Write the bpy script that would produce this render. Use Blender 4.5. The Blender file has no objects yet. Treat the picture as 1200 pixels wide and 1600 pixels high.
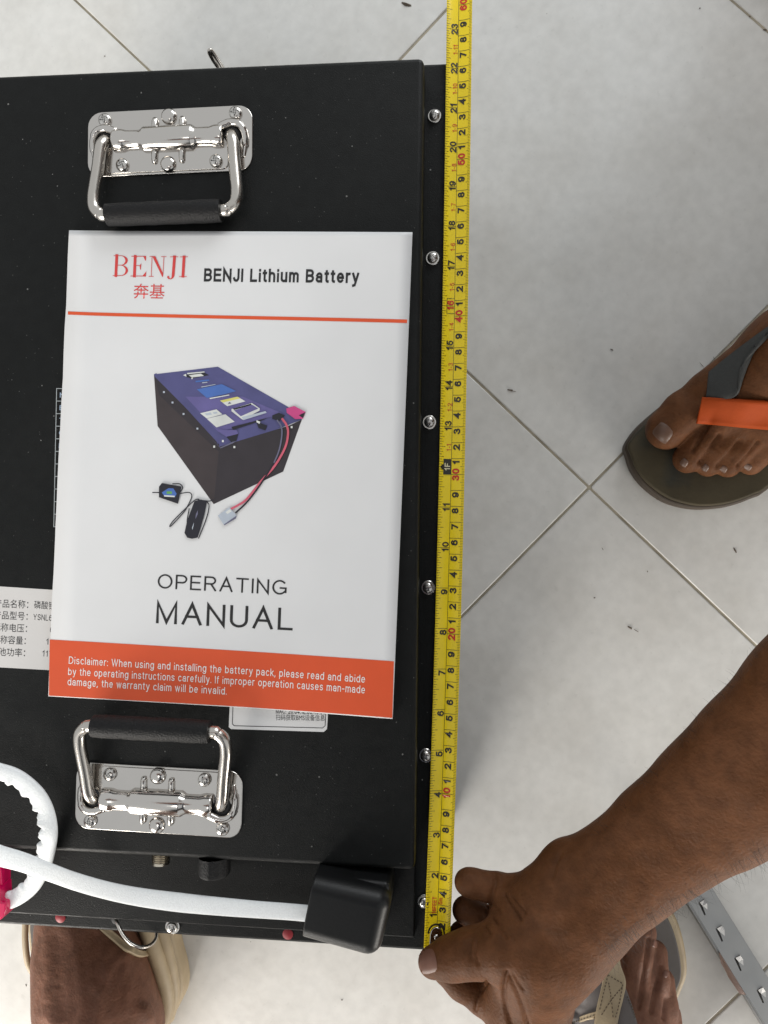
import bpy, bmesh, math, random
import numpy as np
from mathutils import Vector, Matrix
from mathutils.bvhtree import BVHTree
random.seed(7); rng = np.random.default_rng(7)
SC = bpy.context.scene; COL = SC.collection
RAD = math.radians

# ------------------------------------------------------------------ camera
CAM = np.array([0.0216, 0.2069, 0.7044]); ANG = (0.0176, 0.0915, 0.0123); FPX = 1202.4
def rot(a, b, c):
    ca, sa, cb, sb, cc, sc = math.cos(a), math.sin(a), math.cos(b), math.sin(b), math.cos(c), math.sin(c)
    return np.array([[cc,-sc,0],[sc,cc,0],[0,0,1]]) @ np.array([[cb,0,sb],[0,1,0],[-sb,0,cb]]) @ np.array([[1,0,0],[0,ca,-sa],[0,sa,ca]])
R3 = rot(*ANG)
cd = bpy.data.cameras.new('camera'); cam = bpy.data.objects.new('camera', cd); COL.objects.link(cam)
cam.location = CAM; cam.rotation_euler = ANG
cd.sensor_fit = 'VERTICAL'; cd.sensor_height = 36; cd.lens = 36*FPX/1600; cd.clip_start = 0.02; cd.clip_end = 60
SC.camera = cam
def P(u, v, z):
    """measured photo point -> world point on the horizontal plane at height z"""
    d = R3 @ np.array([(u-600)/FPX, -(v-800)/FPX, -1.0]); t = (z-CAM[2])/d[2]
    return CAM + t*d

# ------------------------------------------------------------------ light
w = bpy.data.worlds.new('World'); SC.world = w; w.use_nodes = True
bg = w.node_tree.nodes['Background']; bg.inputs[0].default_value = (0.93, 0.95, 0.96, 1); bg.inputs[1].default_value = 0.48
def area(name, loc, aim, sx, sy, power, col):
    l = bpy.data.lights.new(name, 'AREA'); l.shape = 'RECTANGLE'; l.size = sx; l.size_y = sy; l.energy = power; l.color = col
    o = bpy.data.objects.new(name, l); COL.objects.link(o); o.location = loc
    o.rotation_euler = (Vector(aim)-Vector(loc)).to_track_quat('-Z', 'Y').to_euler(); return o
area('skylight', (-.1, -.5, 3.2), (.05, .1, 0), .6, .6, 4, (1.0, 0.97, 0.93))
area('door_light', (-1.15, -1.8, .8), (.15, 0, .1), 1.2, 1.4, 55, (1.0, 0.95, 0.88))
area('arm_fill_light', (1.35, -1.45, .42), (.25, 0, .2), 1.0, .5, 17, (1.0, 0.94, 0.86))  # added low fill to brighten the forearm's lower flank, not a door opening
area('window_light', (1.0, 2.4, 1.1), (.35, .6, 0), 1.4, 1.2, 26, (0.95, 0.98, 1.0))
vs = SC.view_settings; vs.view_transform = 'Standard'; vs.look = 'None'; vs.gamma = 1; vs.exposure = 0.56

# ------------------------------------------------------------------ materials
MATS = {}
def srgb(r, g, b):
    f = lambda c: ((c/255+0.055)/1.055)**2.4 if c > 10 else c/255/12.92
    return (f(r), f(g), f(b), 1)
def mat(name, col, rough=.5, metal=0, var=0.0, vscale=30, bump=0, bscale=400, col2=None, cscale=8, cpos=(.45,.6), sss=0, coat=0, spec=None, rvar=0, island=0):
    if name in MATS: return MATS[name]
    m = bpy.data.materials.new(name); m.use_nodes = True; nt = m.node_tree; N, Lk = nt.nodes, nt.links
    b = N['Principled BSDF']; b.inputs['Base Color'].default_value = col; b.inputs['Roughness'].default_value = rough; b.inputs['Metallic'].default_value = metal
    if spec is not None: b.inputs['Specular IOR Level'].default_value = spec
    if coat: b.inputs['Coat Weight'].default_value = coat; b.inputs['Coat Roughness'].default_value = .15
    if sss:
        b.inputs['Subsurface Weight'].default_value = sss; b.inputs['Subsurface Radius'].default_value = (1, .35, .2); b.inputs['Subsurface Scale'].default_value = .004
    tc = N.new('ShaderNodeTexCoord'); src = None
    def noise(sc, det=4):
        n = N.new('ShaderNodeTexNoise'); n.inputs['Scale'].default_value = sc; n.inputs['Detail'].default_value = det; Lk.new(tc.outputs['Object'], n.inputs['Vector']); return n
    if col2 is not None:
        n = noise(cscale, 6); r = N.new('ShaderNodeMapRange'); r.inputs['From Min'].default_value = cpos[0]; r.inputs['From Max'].default_value = cpos[1]
        Lk.new(n.outputs['Fac'], r.inputs['Value']); mx = N.new('ShaderNodeMix'); mx.data_type = 'RGBA'
        mx.inputs['A'].default_value = col; mx.inputs['B'].default_value = col2; Lk.new(r.outputs['Result'], mx.inputs['Factor']); src = mx.outputs['Result']
    if var or island:
        hs = N.new('ShaderNodeHueSaturation'); hs.inputs['Color'].default_value = col
        if src: Lk.new(src, hs.inputs['Color'])
        if var:
            n = noise(vscale, 5); r = N.new('ShaderNodeMapRange'); r.inputs['From Min'].default_value = .3; r.inputs['From Max'].default_value = .7
            r.inputs['To Min'].default_value = 1-var; r.inputs['To Max'].default_value = 1+var; Lk.new(n.outputs['Fac'], r.inputs['Value']); Lk.new(r.outputs['Result'], hs.inputs['Value'])
        src = hs.outputs['Color']
    if src: Lk.new(src, b.inputs['Base Color'])
    if rvar:
        n = noise(vscale*1.7, 4); r = N.new('ShaderNodeMapRange'); r.inputs['From Min'].default_value = .3; r.inputs['From Max'].default_value = .7
        r.inputs['To Min'].default_value = max(0.02, rough-rvar); r.inputs['To Max'].default_value = rough+rvar; Lk.new(n.outputs['Fac'], r.inputs['Value']); Lk.new(r.outputs['Result'], b.inputs['Roughness'])
    if bump:
        n = noise(bscale, 3); bp = N.new('ShaderNodeBump'); bp.inputs['Strength'].default_value = bump; bp.inputs['Distance'].default_value = .0006
        Lk.new(n.outputs['Fac'], bp.inputs['Height']); Lk.new(bp.outputs['Normal'], b.inputs['Normal'])
    m['bsdf'] = 1; MATS[name] = m; return m
def specks(m, scale, thr, col, keep=.3):
    """tiny flecks of dust stuck to the surface"""
    nt = m.node_tree; N, Lk = nt.nodes, nt.links; b = N['Principled BSDF']
    tc = N.new('ShaderNodeTexCoord'); v = N.new('ShaderNodeTexVoronoi'); v.inputs['Scale'].default_value = scale; Lk.new(tc.outputs['Object'], v.inputs['Vector'])
    n = N.new('ShaderNodeTexNoise'); n.inputs['Scale'].default_value = 14; n.inputs['Detail'].default_value = 3; Lk.new(tc.outputs['Object'], n.inputs['Vector'])
    sp = N.new('ShaderNodeSeparateColor'); Lk.new(v.outputs['Color'], sp.inputs['Color'])
    m1 = N.new('ShaderNodeMath'); m1.operation = 'MULTIPLY'; m1.inputs[1].default_value = thr; Lk.new(sp.outputs['Red'], m1.inputs[0])
    lt = N.new('ShaderNodeMath'); lt.operation = 'LESS_THAN'; Lk.new(v.outputs['Distance'], lt.inputs[0]); Lk.new(m1.outputs[0], lt.inputs[1])
    g = N.new('ShaderNodeMath'); g.operation = 'GREATER_THAN'; g.inputs[1].default_value = 1-keep; Lk.new(sp.outputs['Green'], g.inputs[0])
    g2 = N.new('ShaderNodeMath'); g2.operation = 'MULTIPLY'; Lk.new(lt.outputs[0], g2.inputs[0]); Lk.new(g.outputs[0], g2.inputs[1])
    g3 = N.new('ShaderNodeMath'); g3.operation = 'MULTIPLY'; Lk.new(g2.outputs[0], g3.inputs[0]); Lk.new(sp.outputs['Blue'], g3.inputs[1])
    mx = N.new('ShaderNodeMix'); mx.data_type = 'RGBA'; mx.inputs['B'].default_value = col; Lk.new(g3.outputs[0], mx.inputs['Factor'])
    old = b.inputs['Base Color']
    if old.is_linked: Lk.new(old.links[0].from_socket, mx.inputs['A'])
    else: mx.inputs['A'].default_value = old.default_value
    Lk.new(mx.outputs['Result'], b.inputs['Base Color'])
M_TILE = mat('glazed_tile', (.64,.635,.61,1), .36, var=.05, vscale=95, bump=.2, bscale=70, col2=(.58,.57,.54,1), cscale=15, cpos=(.40,.72), rvar=.10, spec=.35)
specks(M_TILE, 55, .06, (.16,.14,.12,1), .18)
M_GROUT = mat('grout', (.36,.32,.245,1), .9, var=.25, vscale=40, bump=.3)
M_BOX = mat('black_powder_coat', (.0045,.0051,.0050,1), .47, var=.18, vscale=120, bump=.35, bscale=1500, rvar=.08, spec=.2, col2=(.0075,.0080,.0078,1), cscale=7, cpos=(.45,.7))
specks(M_BOX, 260, .16, (.22,.22,.21,1), .06)
specks(M_BOX, 700, .25, (.10,.10,.095,1), .06)
M_CHROME = mat('polished_steel', (.60,.575,.545,1), .15, 1, rvar=.04, vscale=60)
M_ROD = mat('brushed_steel_rod', (.55,.52,.48,1), .24, 1)
M_SCREW = mat('screw_steel', (.62,.60,.57,1), .24, 1, var=.2, vscale=500)
M_DARKREC = mat('screw_recess', (.012,.012,.012,1), .7, spec=.1)
M_GRIP = mat('black_rubber', (.008,.008,.0085,1), .55, bump=.9, bscale=900, var=.3, vscale=700, spec=.22)
M_BOOT = mat('black_moulded_rubber', (.0075,.008,.0085,1), .40, bump=.12, bscale=700, var=.12, vscale=90, spec=.3)
specks(M_BOOT, 160, .1, (.2,.2,.19,1), .1)
M_PAPER = mat('white_paper', (.69,.695,.70,1), .45, var=.02, vscale=25, bump=.25, bscale=16, spec=.4)
M_PAGES = mat('page_edges', (.62,.61,.59,1), .8, var=.1, vscale=500)
M_ORANGE = mat('orange_ink', (.66,.080,.018,1), .5, var=.03, vscale=60)
M_RED = mat('red_ink', srgb(205,62,60), .5)
M_INK = mat('black_ink', (.012,.012,.013,1), .5)
M_WHITE = mat('white_ink', (.78,.77,.75,1), .5)
M_YEL = mat('yellow_tape_lacquer', (.90,.68,.016,1), .22, var=.05, vscale=50, spec=.4, bump=.03, bscale=300)
M_TAPEINK = mat('tape_black_ink', (.02,.018,.012,1), .3)
M_TAPERED = mat('tape_red_ink', srgb(200,44,30), .3)
M_STICK = mat('sticker_white', (.60,.585,.57,1), .4, var=.02, vscale=30)
M_STICK2 = mat('sticker_white_bright', (.66,.66,.66,1), .4)
M_SLEEVE = mat('braided_white_sleeve', (.80,.83,.84,1), .5, var=.05, vscale=900, bump=.4, bscale=1600)
M_PINK = mat('magenta_plastic', srgb(205,10,82), .3, coat=.3)
M_REDPLUG = mat('red_plug', srgb(150,35,45), .5)
M_BRASS = mat('nickel_thread', (.66,.60,.50,1), .25, 1)
M_SKIN = mat('brown_skin', (.100,.039,.0145,1), .56, var=.20, vscale=130, bump=.8, bscale=520, col2=(.130,.054,.024,1), cscale=26, cpos=(.38,.68), sss=.10, spec=.12)
M_SKIN2 = mat('lighter_brown_skin', (.150,.068,.040,1), .55, var=.20, vscale=110, bump=.8, bscale=480, col2=(.195,.092,.060,1), cscale=24, cpos=(.38,.68), sss=.10, spec=.18)
M_SKIND = mat('dark_brown_skin', (.098,.047,.033,1), .5, var=.18, vscale=60, bump=.5, bscale=420, col2=(.13,.06,.042,1), cscale=30, sss=.1, spec=.35)
M_NAIL = mat('fingernail', (.17,.080,.055,1), .42, var=.06, vscale=200, spec=.3)
M_NAILD = mat('toenail', (.125,.068,.045,1), .4, var=.1, vscale=200)
M_HAIR = mat('body_hair', (.02,.015,.012,1), .6)
M_TAN = mat('tan_leather', (.40,.315,.20,1), .55, var=.1, vscale=60, bump=.3, bscale=500)
M_INSOLE = mat('grey_brown_insole', (.10,.088,.08,1), .65, var=.15, vscale=40, bump=.2, bscale=300)
M_OLIVE = mat('worn_olive_rubber', (.060,.049,.029,1), .65, var=.2, vscale=30, bump=.25, bscale=300, col2=(.030,.032,.028,1), cscale=16, cpos=(.5,.65), spec=.2)
M_OLIVER = mat('olive_rubber_rim', (.050,.035,.022,1), .65, var=.15, vscale=50)
M_GREYSTRAP = mat('grey_webbing', (.036,.038,.037,1), .7, var=.1, vscale=500, bump=.5, bscale=900)
M_ORSTRAP = mat('orange_strap', (.40,.062,.010,1), .6, var=.06, vscale=80, bump=.2, bscale=600, spec=.15)
M_UPPER = mat('grey_leather', (.145,.13,.125,1), .6, var=.1, vscale=80, bump=.25, bscale=500)
M_GALV = mat('galvanised_steel', (.27,.275,.275,1), .42, .7, var=.03, vscale=40, rvar=.05)
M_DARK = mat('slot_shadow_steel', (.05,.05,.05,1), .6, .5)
M_DEBRIS = mat('dry_debris', (.10,.08,.06,1), .9)

# ------------------------------------------------------------------ helpers
def tag(o, label, cat, group=None, kind=None):
    if label: o['label'] = label
    if cat: o['category'] = cat
    if group: o['group'] = group
    if kind: o['kind'] = kind
    return o
def link(name, me, parent=None, mats=()):
    o = bpy.data.objects.new(name, me); COL.objects.link(o)
    for m in mats: me.materials.append(m)
    if parent is not None: o.parent = parent
    return o
def mesh(name, V, F, mats, parent=None, smooth=False, mi=None):
    me = bpy.data.meshes.new(name); me.from_pydata([tuple(map(float, v)) for v in V], [], F); me.update()
    if not isinstance(mats, (list, tuple)): mats = [mats]
    o = link(name, me, parent, mats)
    if smooth: me.polygons.foreach_set('use_smooth', [True]*len(me.polygons))
    if mi is not None: me.polygons.foreach_set('material_index', mi)
    return o
def empty(name, loc=(0,0,0)):
    o = bpy.data.objects.new(name, None); o.empty_display_size = .05; COL.objects.link(o); o.location = loc; return o
def bevel(o, wd, seg=2, ang=30):
    m = o.modifiers.new('bevel', 'BEVEL'); m.width = wd; m.segments = seg; m.limit_method = 'ANGLE'; m.angle_limit = RAD(ang)
    o.data.polygons.foreach_set('use_smooth', [True]*len(o.data.polygons)); o.modifiers.new('wn', 'WEIGHTED_NORMAL').keep_sharp = False; return o
def box(name, x0, x1, y0, y1, z0, z1, m, parent=None, bv=0, seg=2):
    V = [(x,y,z) for z in (z0,z1) for y in (y0,y1) for x in (x0,x1)]
    F = [(0,2,3,1),(4,5,7,6),(0,1,5,4),(2,6,7,3),(0,4,6,2),(1,3,7,5)]
    o = mesh(name, V, F, m, parent)
    if bv: bevel(o, bv, seg)
    return o
def prism(name, poly, z0, z1, m, parent=None, bv=0, seg=2):
    """poly: world xy outline"""
    a = sum(poly[i][0]*poly[(i+1)%len(poly)][1]-poly[(i+1)%len(poly)][0]*poly[i][1] for i in range(len(poly)))
    if a < 0: poly = poly[::-1]
    n = len(poly); V = [(p[0],p[1],z0) for p in poly]+[(p[0],p[1],z1) for p in poly]
    F = [tuple(range(n))[::-1], tuple(range(n,2*n))]+[(i,(i+1)%n,n+(i+1)%n,n+i) for i in range(n)]
    o = mesh(name, V, F, m, parent)
    if bv: bevel(o, bv, seg, 25)
    return o
def spline(pts, n=8, closed=False):
    """Catmull-Rom through points"""
    p = [np.array(q, float) for q in pts]; out = []; L = len(p)
    rngi = range(L) if closed else range(L-1)
    for i in rngi:
        p1, p2 = p[i], p[(i+1)%L]
        p0 = p[(i-1)%L] if closed or i > 0 else 2*p1-p2
        p3 = p[(i+2)%L] if closed or i < L-2 else 2*p2-p1
        for k in range(n):
            t = k/n; out.append(.5*((2*p1)+(p2-p0)*t+(2*p0-5*p1+4*p2-p3)*t*t+(3*p1-p0-3*p2+p3)*t**3))
    if not closed: out.append(p[-1])
    return out
def tube_vf(pts, r, ns=10, closed=False, flat=None, cap=True):
    """sweep; r scalar or list; flat=(height factor, up vector) squashes the section"""
    pts = [np.array(p, float) for p in pts]; n = len(pts); V = []; F = []
    if not hasattr(r, '__len__'): r = [r]*n
    up = None
    for i in range(n):
        a = pts[(i-1)%n] if closed or i > 0 else pts[i]; b = pts[(i+1)%n] if closed or i < n-1 else pts[i]
        t = (b-a)/(np.linalg.norm(b-a)+1e-12)
        if flat is not None: s = np.cross(t, np.array(flat[1], float)); s /= np.linalg.norm(s)+1e-12
        else:
            if up is None: up = np.array([0,0,1.]) if abs(t[2]) < .9 else np.array([1.,0,0])
            s = np.cross(t, up); s /= np.linalg.norm(s)+1e-12
        up = np.cross(s, t)
        for k in range(ns):
            a2 = 2*math.pi*k/ns; ff = flat[0] if flat is not None else 1
            V.append(pts[i]+r[i]*(math.cos(a2)*s+ff*math.sin(a2)*up))
    for i in range(n if closed else n-1):
        j = (i+1) % n
        for k in range(ns): F.append((i*ns+k, i*ns+(k+1)%ns, j*ns+(k+1)%ns, j*ns+k))
    if cap and not closed: F += [tuple(range(ns))[::-1], tuple(range((n-1)*ns, n*ns))]
    return V, F
def tube(name, pts, r, m, parent=None, ns=10, **k):
    V, F = tube_vf(pts, r, ns, **k); return mesh(name, V, F, m, parent, smooth=True)
def lathe_vf(prof, ns=24, axis='z'):
    """prof: (r, h) pairs"""
    V = []; F = []
    for r, h in prof:
        for k in range(ns):
            a = 2*math.pi*k/ns; c, s = r*math.cos(a), r*math.sin(a)
            V.append((c,s,h) if axis == 'z' else (h,c,s))
    n = len(prof)
    for i in range(n-1):
        for k in range(ns): F.append((i*ns+k, i*ns+(k+1)%ns, (i+1)*ns+(k+1)%ns, (i+1)*ns+k))
    F += [tuple(range(ns))[::-1], tuple(range((n-1)*ns, n*ns))]
    return V, F
def lathe(name, prof, m, parent=None, ns=24, axis='z'):
    V, F = lathe_vf(prof, ns, axis); o = mesh(name, V, F, m, parent, smooth=True)
    md = o.modifiers.new('edge', 'EDGE_SPLIT'); md.split_angle = RAD(40); return o
def rrect(x0, x1, y0, y1, r, n=6):
    out = []
    for cx, cy, a0 in ((x1-r,y1-r,0),(x0+r,y1-r,90),(x0+r,y0+r,180),(x1-r,y0+r,270)):
        for k in range(n+1): a = RAD(a0+90*k/n); out.append((cx+r*math.cos(a), cy+r*math.sin(a)))
    return out

# ------------------------------------------------------------------ lettering: a stroke alphabet (cap height 100)
def ar(cx, cy, rx, ry, a0, a1):
    n = max(4, int(abs(a1-a0)/15)); return [(cx+rx*math.cos(RAD(a0+(a1-a0)*i/n)), cy+ry*math.sin(RAD(a0+(a1-a0)*i/n))) for i in range(n+1)]
def el(cx, cy, rx, ry): return ar(cx, cy, rx, ry, 0, 360)
GL = {
'A':(66,[[(0,0),(33,100),(66,0)],[(12,36),(54,36)]]), 'B':(56,[[(0,0),(0,100),(30,100)]+ar(30,76,23,24,90,-90)+[(0,52)],[(30,52)]+ar(30,26,26,26,90,-90)+[(0,0)]]),
'C':(66,[ar(36,50,36,50,45,315)]), 'D':(62,[[(0,0),(0,100),(24,100)]+ar(24,50,38,50,90,-90)+[(0,0)]]), 'E':(53,[[(52,100),(0,100),(0,0),(54,0)],[(0,52),(48,52)]]),
'F':(50,[[(50,100),(0,100),(0,0)],[(0,50),(42,50)]]), 'G':(72,[ar(37,50,37,50,45,322),[(42,45),(72,45),(72,14)]]), 'H':(60,[[(0,0),(0,100)],[(60,0),(60,100)],[(0,52),(60,52)]]),
'I':(0,[[(0,0),(0,100)]]), 'J':(40,[[(40,100),(40,26)]+ar(20,26,20,26,0,-165)]), 'L':(46,[[(0,100),(0,0),(46,0)]]), 'M':(70,[[(0,0),(0,100),(35,2),(70,100),(70,0)]]),
'N':(60,[[(0,0),(0,100),(60,0),(60,100)]]), 'O':(76,[el(38,50,38,50)]), 'P':(56,[[(0,0),(0,100),(32,100)]+ar(32,73,25,27,90,-90)+[(0,46)]]),
'R':(60,[[(0,0),(0,100),(34,100)]+ar(34,74,24,26,90,-90)+[(0,48)],[(34,48),(60,0)]]), 'S':(56,[ar(28,75,25,25,20,250)+ar(28,26,28,26,75,-160)]),
'T':(62,[[(0,100),(62,100)],[(31,100),(31,0)]]), 'U':(58,[[(0,100),(0,32)]+ar(29,32,29,32,180,360)+[(58,100)]]), 'V':(62,[[(0,100),(31,0),(62,100)]]),
'W':(92,[[(0,100),(23,0),(46,100),(69,0),(92,100)]]), 'Y':(60,[[(0,100),(30,44),(60,100)],[(30,44),(30,0)]]), 'X':(56,[[(0,0),(56,100)],[(0,100),(56,0)]]),
'a':(44,[[(3,54)]+ar(23,52,19,20,150,0)+[(42,0)],ar(21,20,21,20,30,390)]), 'b':(46,[[(0,0),(0,100)],el(23,36,23,36)]), 'c':(42,[ar(23,36,23,36,45,315)]),
'd':(46,[[(46,0),(46,100)],el(23,36,23,36)]), 'e':(46,[[(0,37),(46,37)]+ar(23,36,23,36,3,315)]), 'f':(22,[[(9,0),(9,82)]+ar(22,84,13,16,180,90),[(0,72),(22,72)]]),
'g':(46,[[(46,72),(46,-6)]+ar(23,-6,23,22,0,-155),el(23,36,23,36)]), 'h':(42,[[(0,0),(0,100)],[(0,42)]+ar(21,48,21,24,165,0)+[(42,0)]]), 'i':(0,[[(0,0),(0,63)],[(0,97),(0,98)]]),
'k':(40,[[(0,0),(0,100)],[(38,72),(0,28)],[(14,42),(40,0)]]), 'l':(0,[[(0,0),(0,100)]]), 'm':(70,[[(0,0),(0,72)],[(0,44)]+ar(17.5,52,17.5,20,165,0)+[(35,0)],[(35,44)]+ar(52.5,52,17.5,20,165,0)+[(70,0)]]),
'n':(42,[[(0,0),(0,72)],[(0,42)]+ar(21,48,21,24,165,0)+[(42,0)]]), 'o':(48,[el(24,36,24,36)]), 'p':(46,[[(0,72),(0,-28)],el(23,36,23,36)]), 'r':(22,[[(0,0),(0,72)],[(0,44)]+ar(20,48,20,24,165,80)]),
's':(40,[ar(20,54,18,18,25,250)+ar(20,18.5,20,18.5,75,-155)]), 't':(22,[[(10,92),(10,14)]+ar(21,14,11,14,190,275),[(0,72),(22,72)]]), 'u':(42,[[(0,72),(0,24)]+ar(21,24,21,24,180,360),[(42,72),(42,0)]]),
'v':(44,[[(0,72),(22,0),(44,72)]]), 'w':(66,[[(0,72),(16,0),(33,72),(50,0),(66,72)]]), 'y':(44,[[(0,72),(23,2)],[(44,72),(17,-24),(4,-28)]]), 'x':(40,[[(0,0),(40,72)],[(0,72),(40,0)]]),
'0':(50,[el(25,50,25,50)]), '1':(30,[[(2,76),(22,100),(22,0)]]), '2':(50,[ar(25,73,25,27,170,-35)+[(0,0),(52,0)]]), '3':(50,[ar(24,76,22,24,160,-80),ar(24,26,26,26,85,-165)]),
'4':(54,[[(40,0),(40,98),(0,32),(54,32)]]), '5':(50,[[(46,100),(9,100),(3,50)]+ar(25,33,25,33,130,-160)]), '6':(50,[el(25,31,25,31),ar(27,50,27,50,45,195)]), '7':(50,[[(0,100),(50,100),(17,0)]]),
'8':(50,[el(25,75,21,25),el(25,26,25,26)]), '9':(50,[el(25,69,25,31),ar(23,50,27,50,15,-135)]),
'.':(0,[[(0,0),(0,3)]]), ',':(0,[[(0,4),(-5,-14)]]), ':':(0,[[(0,0),(0,3)],[(0,60),(0,63)]]), '-':(24,[[(0,38),(24,38)]]), ' ':(12,[])}
def stroke_vf(pts, w, V, F, z=0.0):
    pts = [np.array(p, float) for p in pts]; pts = [p for i, p in enumerate(pts) if i == 0 or np.linalg.norm(p-pts[i-1]) > 1e-4]
    if len(pts) < 2: return
    closed = np.linalg.norm(pts[0]-pts[-1]) < 1e-6
    if closed: pts = pts[:-1]
    n = len(pts); h = w/2; b0 = len(V)
    for i in range(n):
        a = pts[i]-pts[i-1] if (closed or i > 0) else None; b = pts[(i+1)%n]-pts[i] if (closed or i < n-1) else None
        if a is None: a = b
        if b is None: b = a
        a = a/(np.linalg.norm(a)+1e-9); b = b/(np.linalg.norm(b)+1e-9)
        na, nb = np.array([-a[1],a[0]]), np.array([-b[1],b[0]]); m = na+nb; l = np.linalg.norm(m)
        m = m/l if l > 1e-3 else na
        q = h/max(.32, m @ na); p = pts[i].copy()
        if not closed and i == 0: p -= a*h
        if not closed and i == n-1: p += b*h
        V.append((*(p+m*q), z)); V.append((*(p-m*q), z))
    for i in range(n if closed else n-1):
        j = (i+1) % n; F.append((b0+2*i, b0+2*i+1, b0+2*j+1, b0+2*j))
def word_vf(s, w):
    """text -> V (x, y, layer), F, width; cap height 100"""
    V, F, x, ly, h = [], [], 0, 0, w/2
    for ch in s:
        adv, st = GL[ch]
        for pl in st:
            q = [(x+h+px, h+(py*(100-w)/100 if py >= 0 else py)) for px, py in pl]; ly += 1; stroke_vf(q, w, V, F, ly % 7)
        x += adv+w+(22-w*.35 if ch != ' ' else 18)
    return np.array(V), F, x-(22-w*.35)
CJK = {}
def font_vf(s):
    """built-in font outlines -> V, F, width (CJK fallback glyphs); em 100"""
    if s not in CJK:
        c = bpy.data.curves.new('glyphs', 'FONT'); c.body = s; c.size = 100; o = bpy.data.objects.new('glyphs', c)
        COL.objects.link(o); bpy.context.view_layer.update(); me = bpy.data.meshes.new_from_object(o)
        V = np.array([v.co[:] for v in me.vertices]); F = [tuple(p.vertices) for p in me.polygons]
        bpy.data.objects.remove(o); bpy.data.curves.remove(c); bpy.data.meshes.remove(me)
        x0 = V[:,0].min(); y0, y1 = V[:,1].min(), V[:,1].max(); V[:,0] -= x0; V[:,1] = (V[:,1]-y0)*100/(y1-y0); V[:,2] = 0
        CJK[s] = (V, F, V[:,0].max())
    return CJK[s]
def text_on(name, s, a, b, h, z, m, parent, w=12, cjk=False):
    """lettering from photo point a (baseline start) to b (baseline end), h = cap height in photo px, on plane z"""
    V, F, wd = font_vf(s) if cjk else word_vf(s, w)
    A, B = P(*a, z), P(*b, z); ex = (B-A)/wd; n = ex/np.linalg.norm(ex); ey = np.array([-n[1], n[0], 0])*np.linalg.norm(P(a[0], a[1]-h, z)-A)/100
    pts = [A+ex*v[0]+ey*v[1]+np.array([0,0,v[2]*6e-6]) for v in V]
    return mesh(name, pts, F, m, parent)
def polys_on(name, items, z, mats, parent, dz=2e-5):
    """flat printed shapes: items = (photo polygon, material index)"""
    V, F, mi = [], [], []
    for k, (pl, q) in enumerate(items):
        b = len(V); V += [P(u, v, z+dz*k) for u, v in pl]; f = list(range(b, len(V)))
        a = sum(pl[i][0]*pl[(i+1)%len(pl)][1]-pl[(i+1)%len(pl)][0]*pl[i][1] for i in range(len(pl)))
        F.append(tuple(f if a < 0 else f[::-1])); mi.append(q)
    return mesh(name, V, F, mats, parent, mi=mi)
def lines_on(name, pls, wpx, z, m, parent):
    V, F = [], []
    for k, pl in enumerate(pls):
        v2 = []; f2 = []; stroke_vf(pl, wpx, v2, f2); b = len(V)
        V += [P(x, y, z+(k % 9)*1e-5) for x, y, _ in v2]; F += [tuple(b+i for i in f[::-1]) for f in f2]
    return mesh(name, V, F, m, parent)

# ------------------------------------------------------------------ floor
floor = mesh('floor', [(-6,-6,-.0012),(6,-6,-.0012),(6,6,-.0012),(-6,6,-.0012)], [(0,1,2,3)], M_GROUT); floor['kind'] = 'structure'
TS, TA, TO = .40, -0.7614, np.array([.1416, .2425])
g = .0010
tile0 = None
d1 = np.array([math.cos(TA), math.sin(TA)]); d2 = np.array([-d1[1], d1[0]])
for i in range(-4, 4):
    for j in range(-4, 4):
        c = TO+d1*TS*(i+.5)+d2*TS*(j+.5)
        if tile0 is None:
            tile0 = box('tile', -TS/2+g, TS/2-g, -TS/2+g, TS/2-g, -.008, 0, M_TILE, floor); bevel(tile0, .0012, 2); t = tile0
        else:
            t = tile0.copy(); COL.objects.link(t); t.parent = floor
        t.location = (c[0], c[1], random.uniform(-.0002, .0002)); t.rotation_euler = (0, 0, TA+random.choice((0,1,2,3))*math.pi/2)

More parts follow.
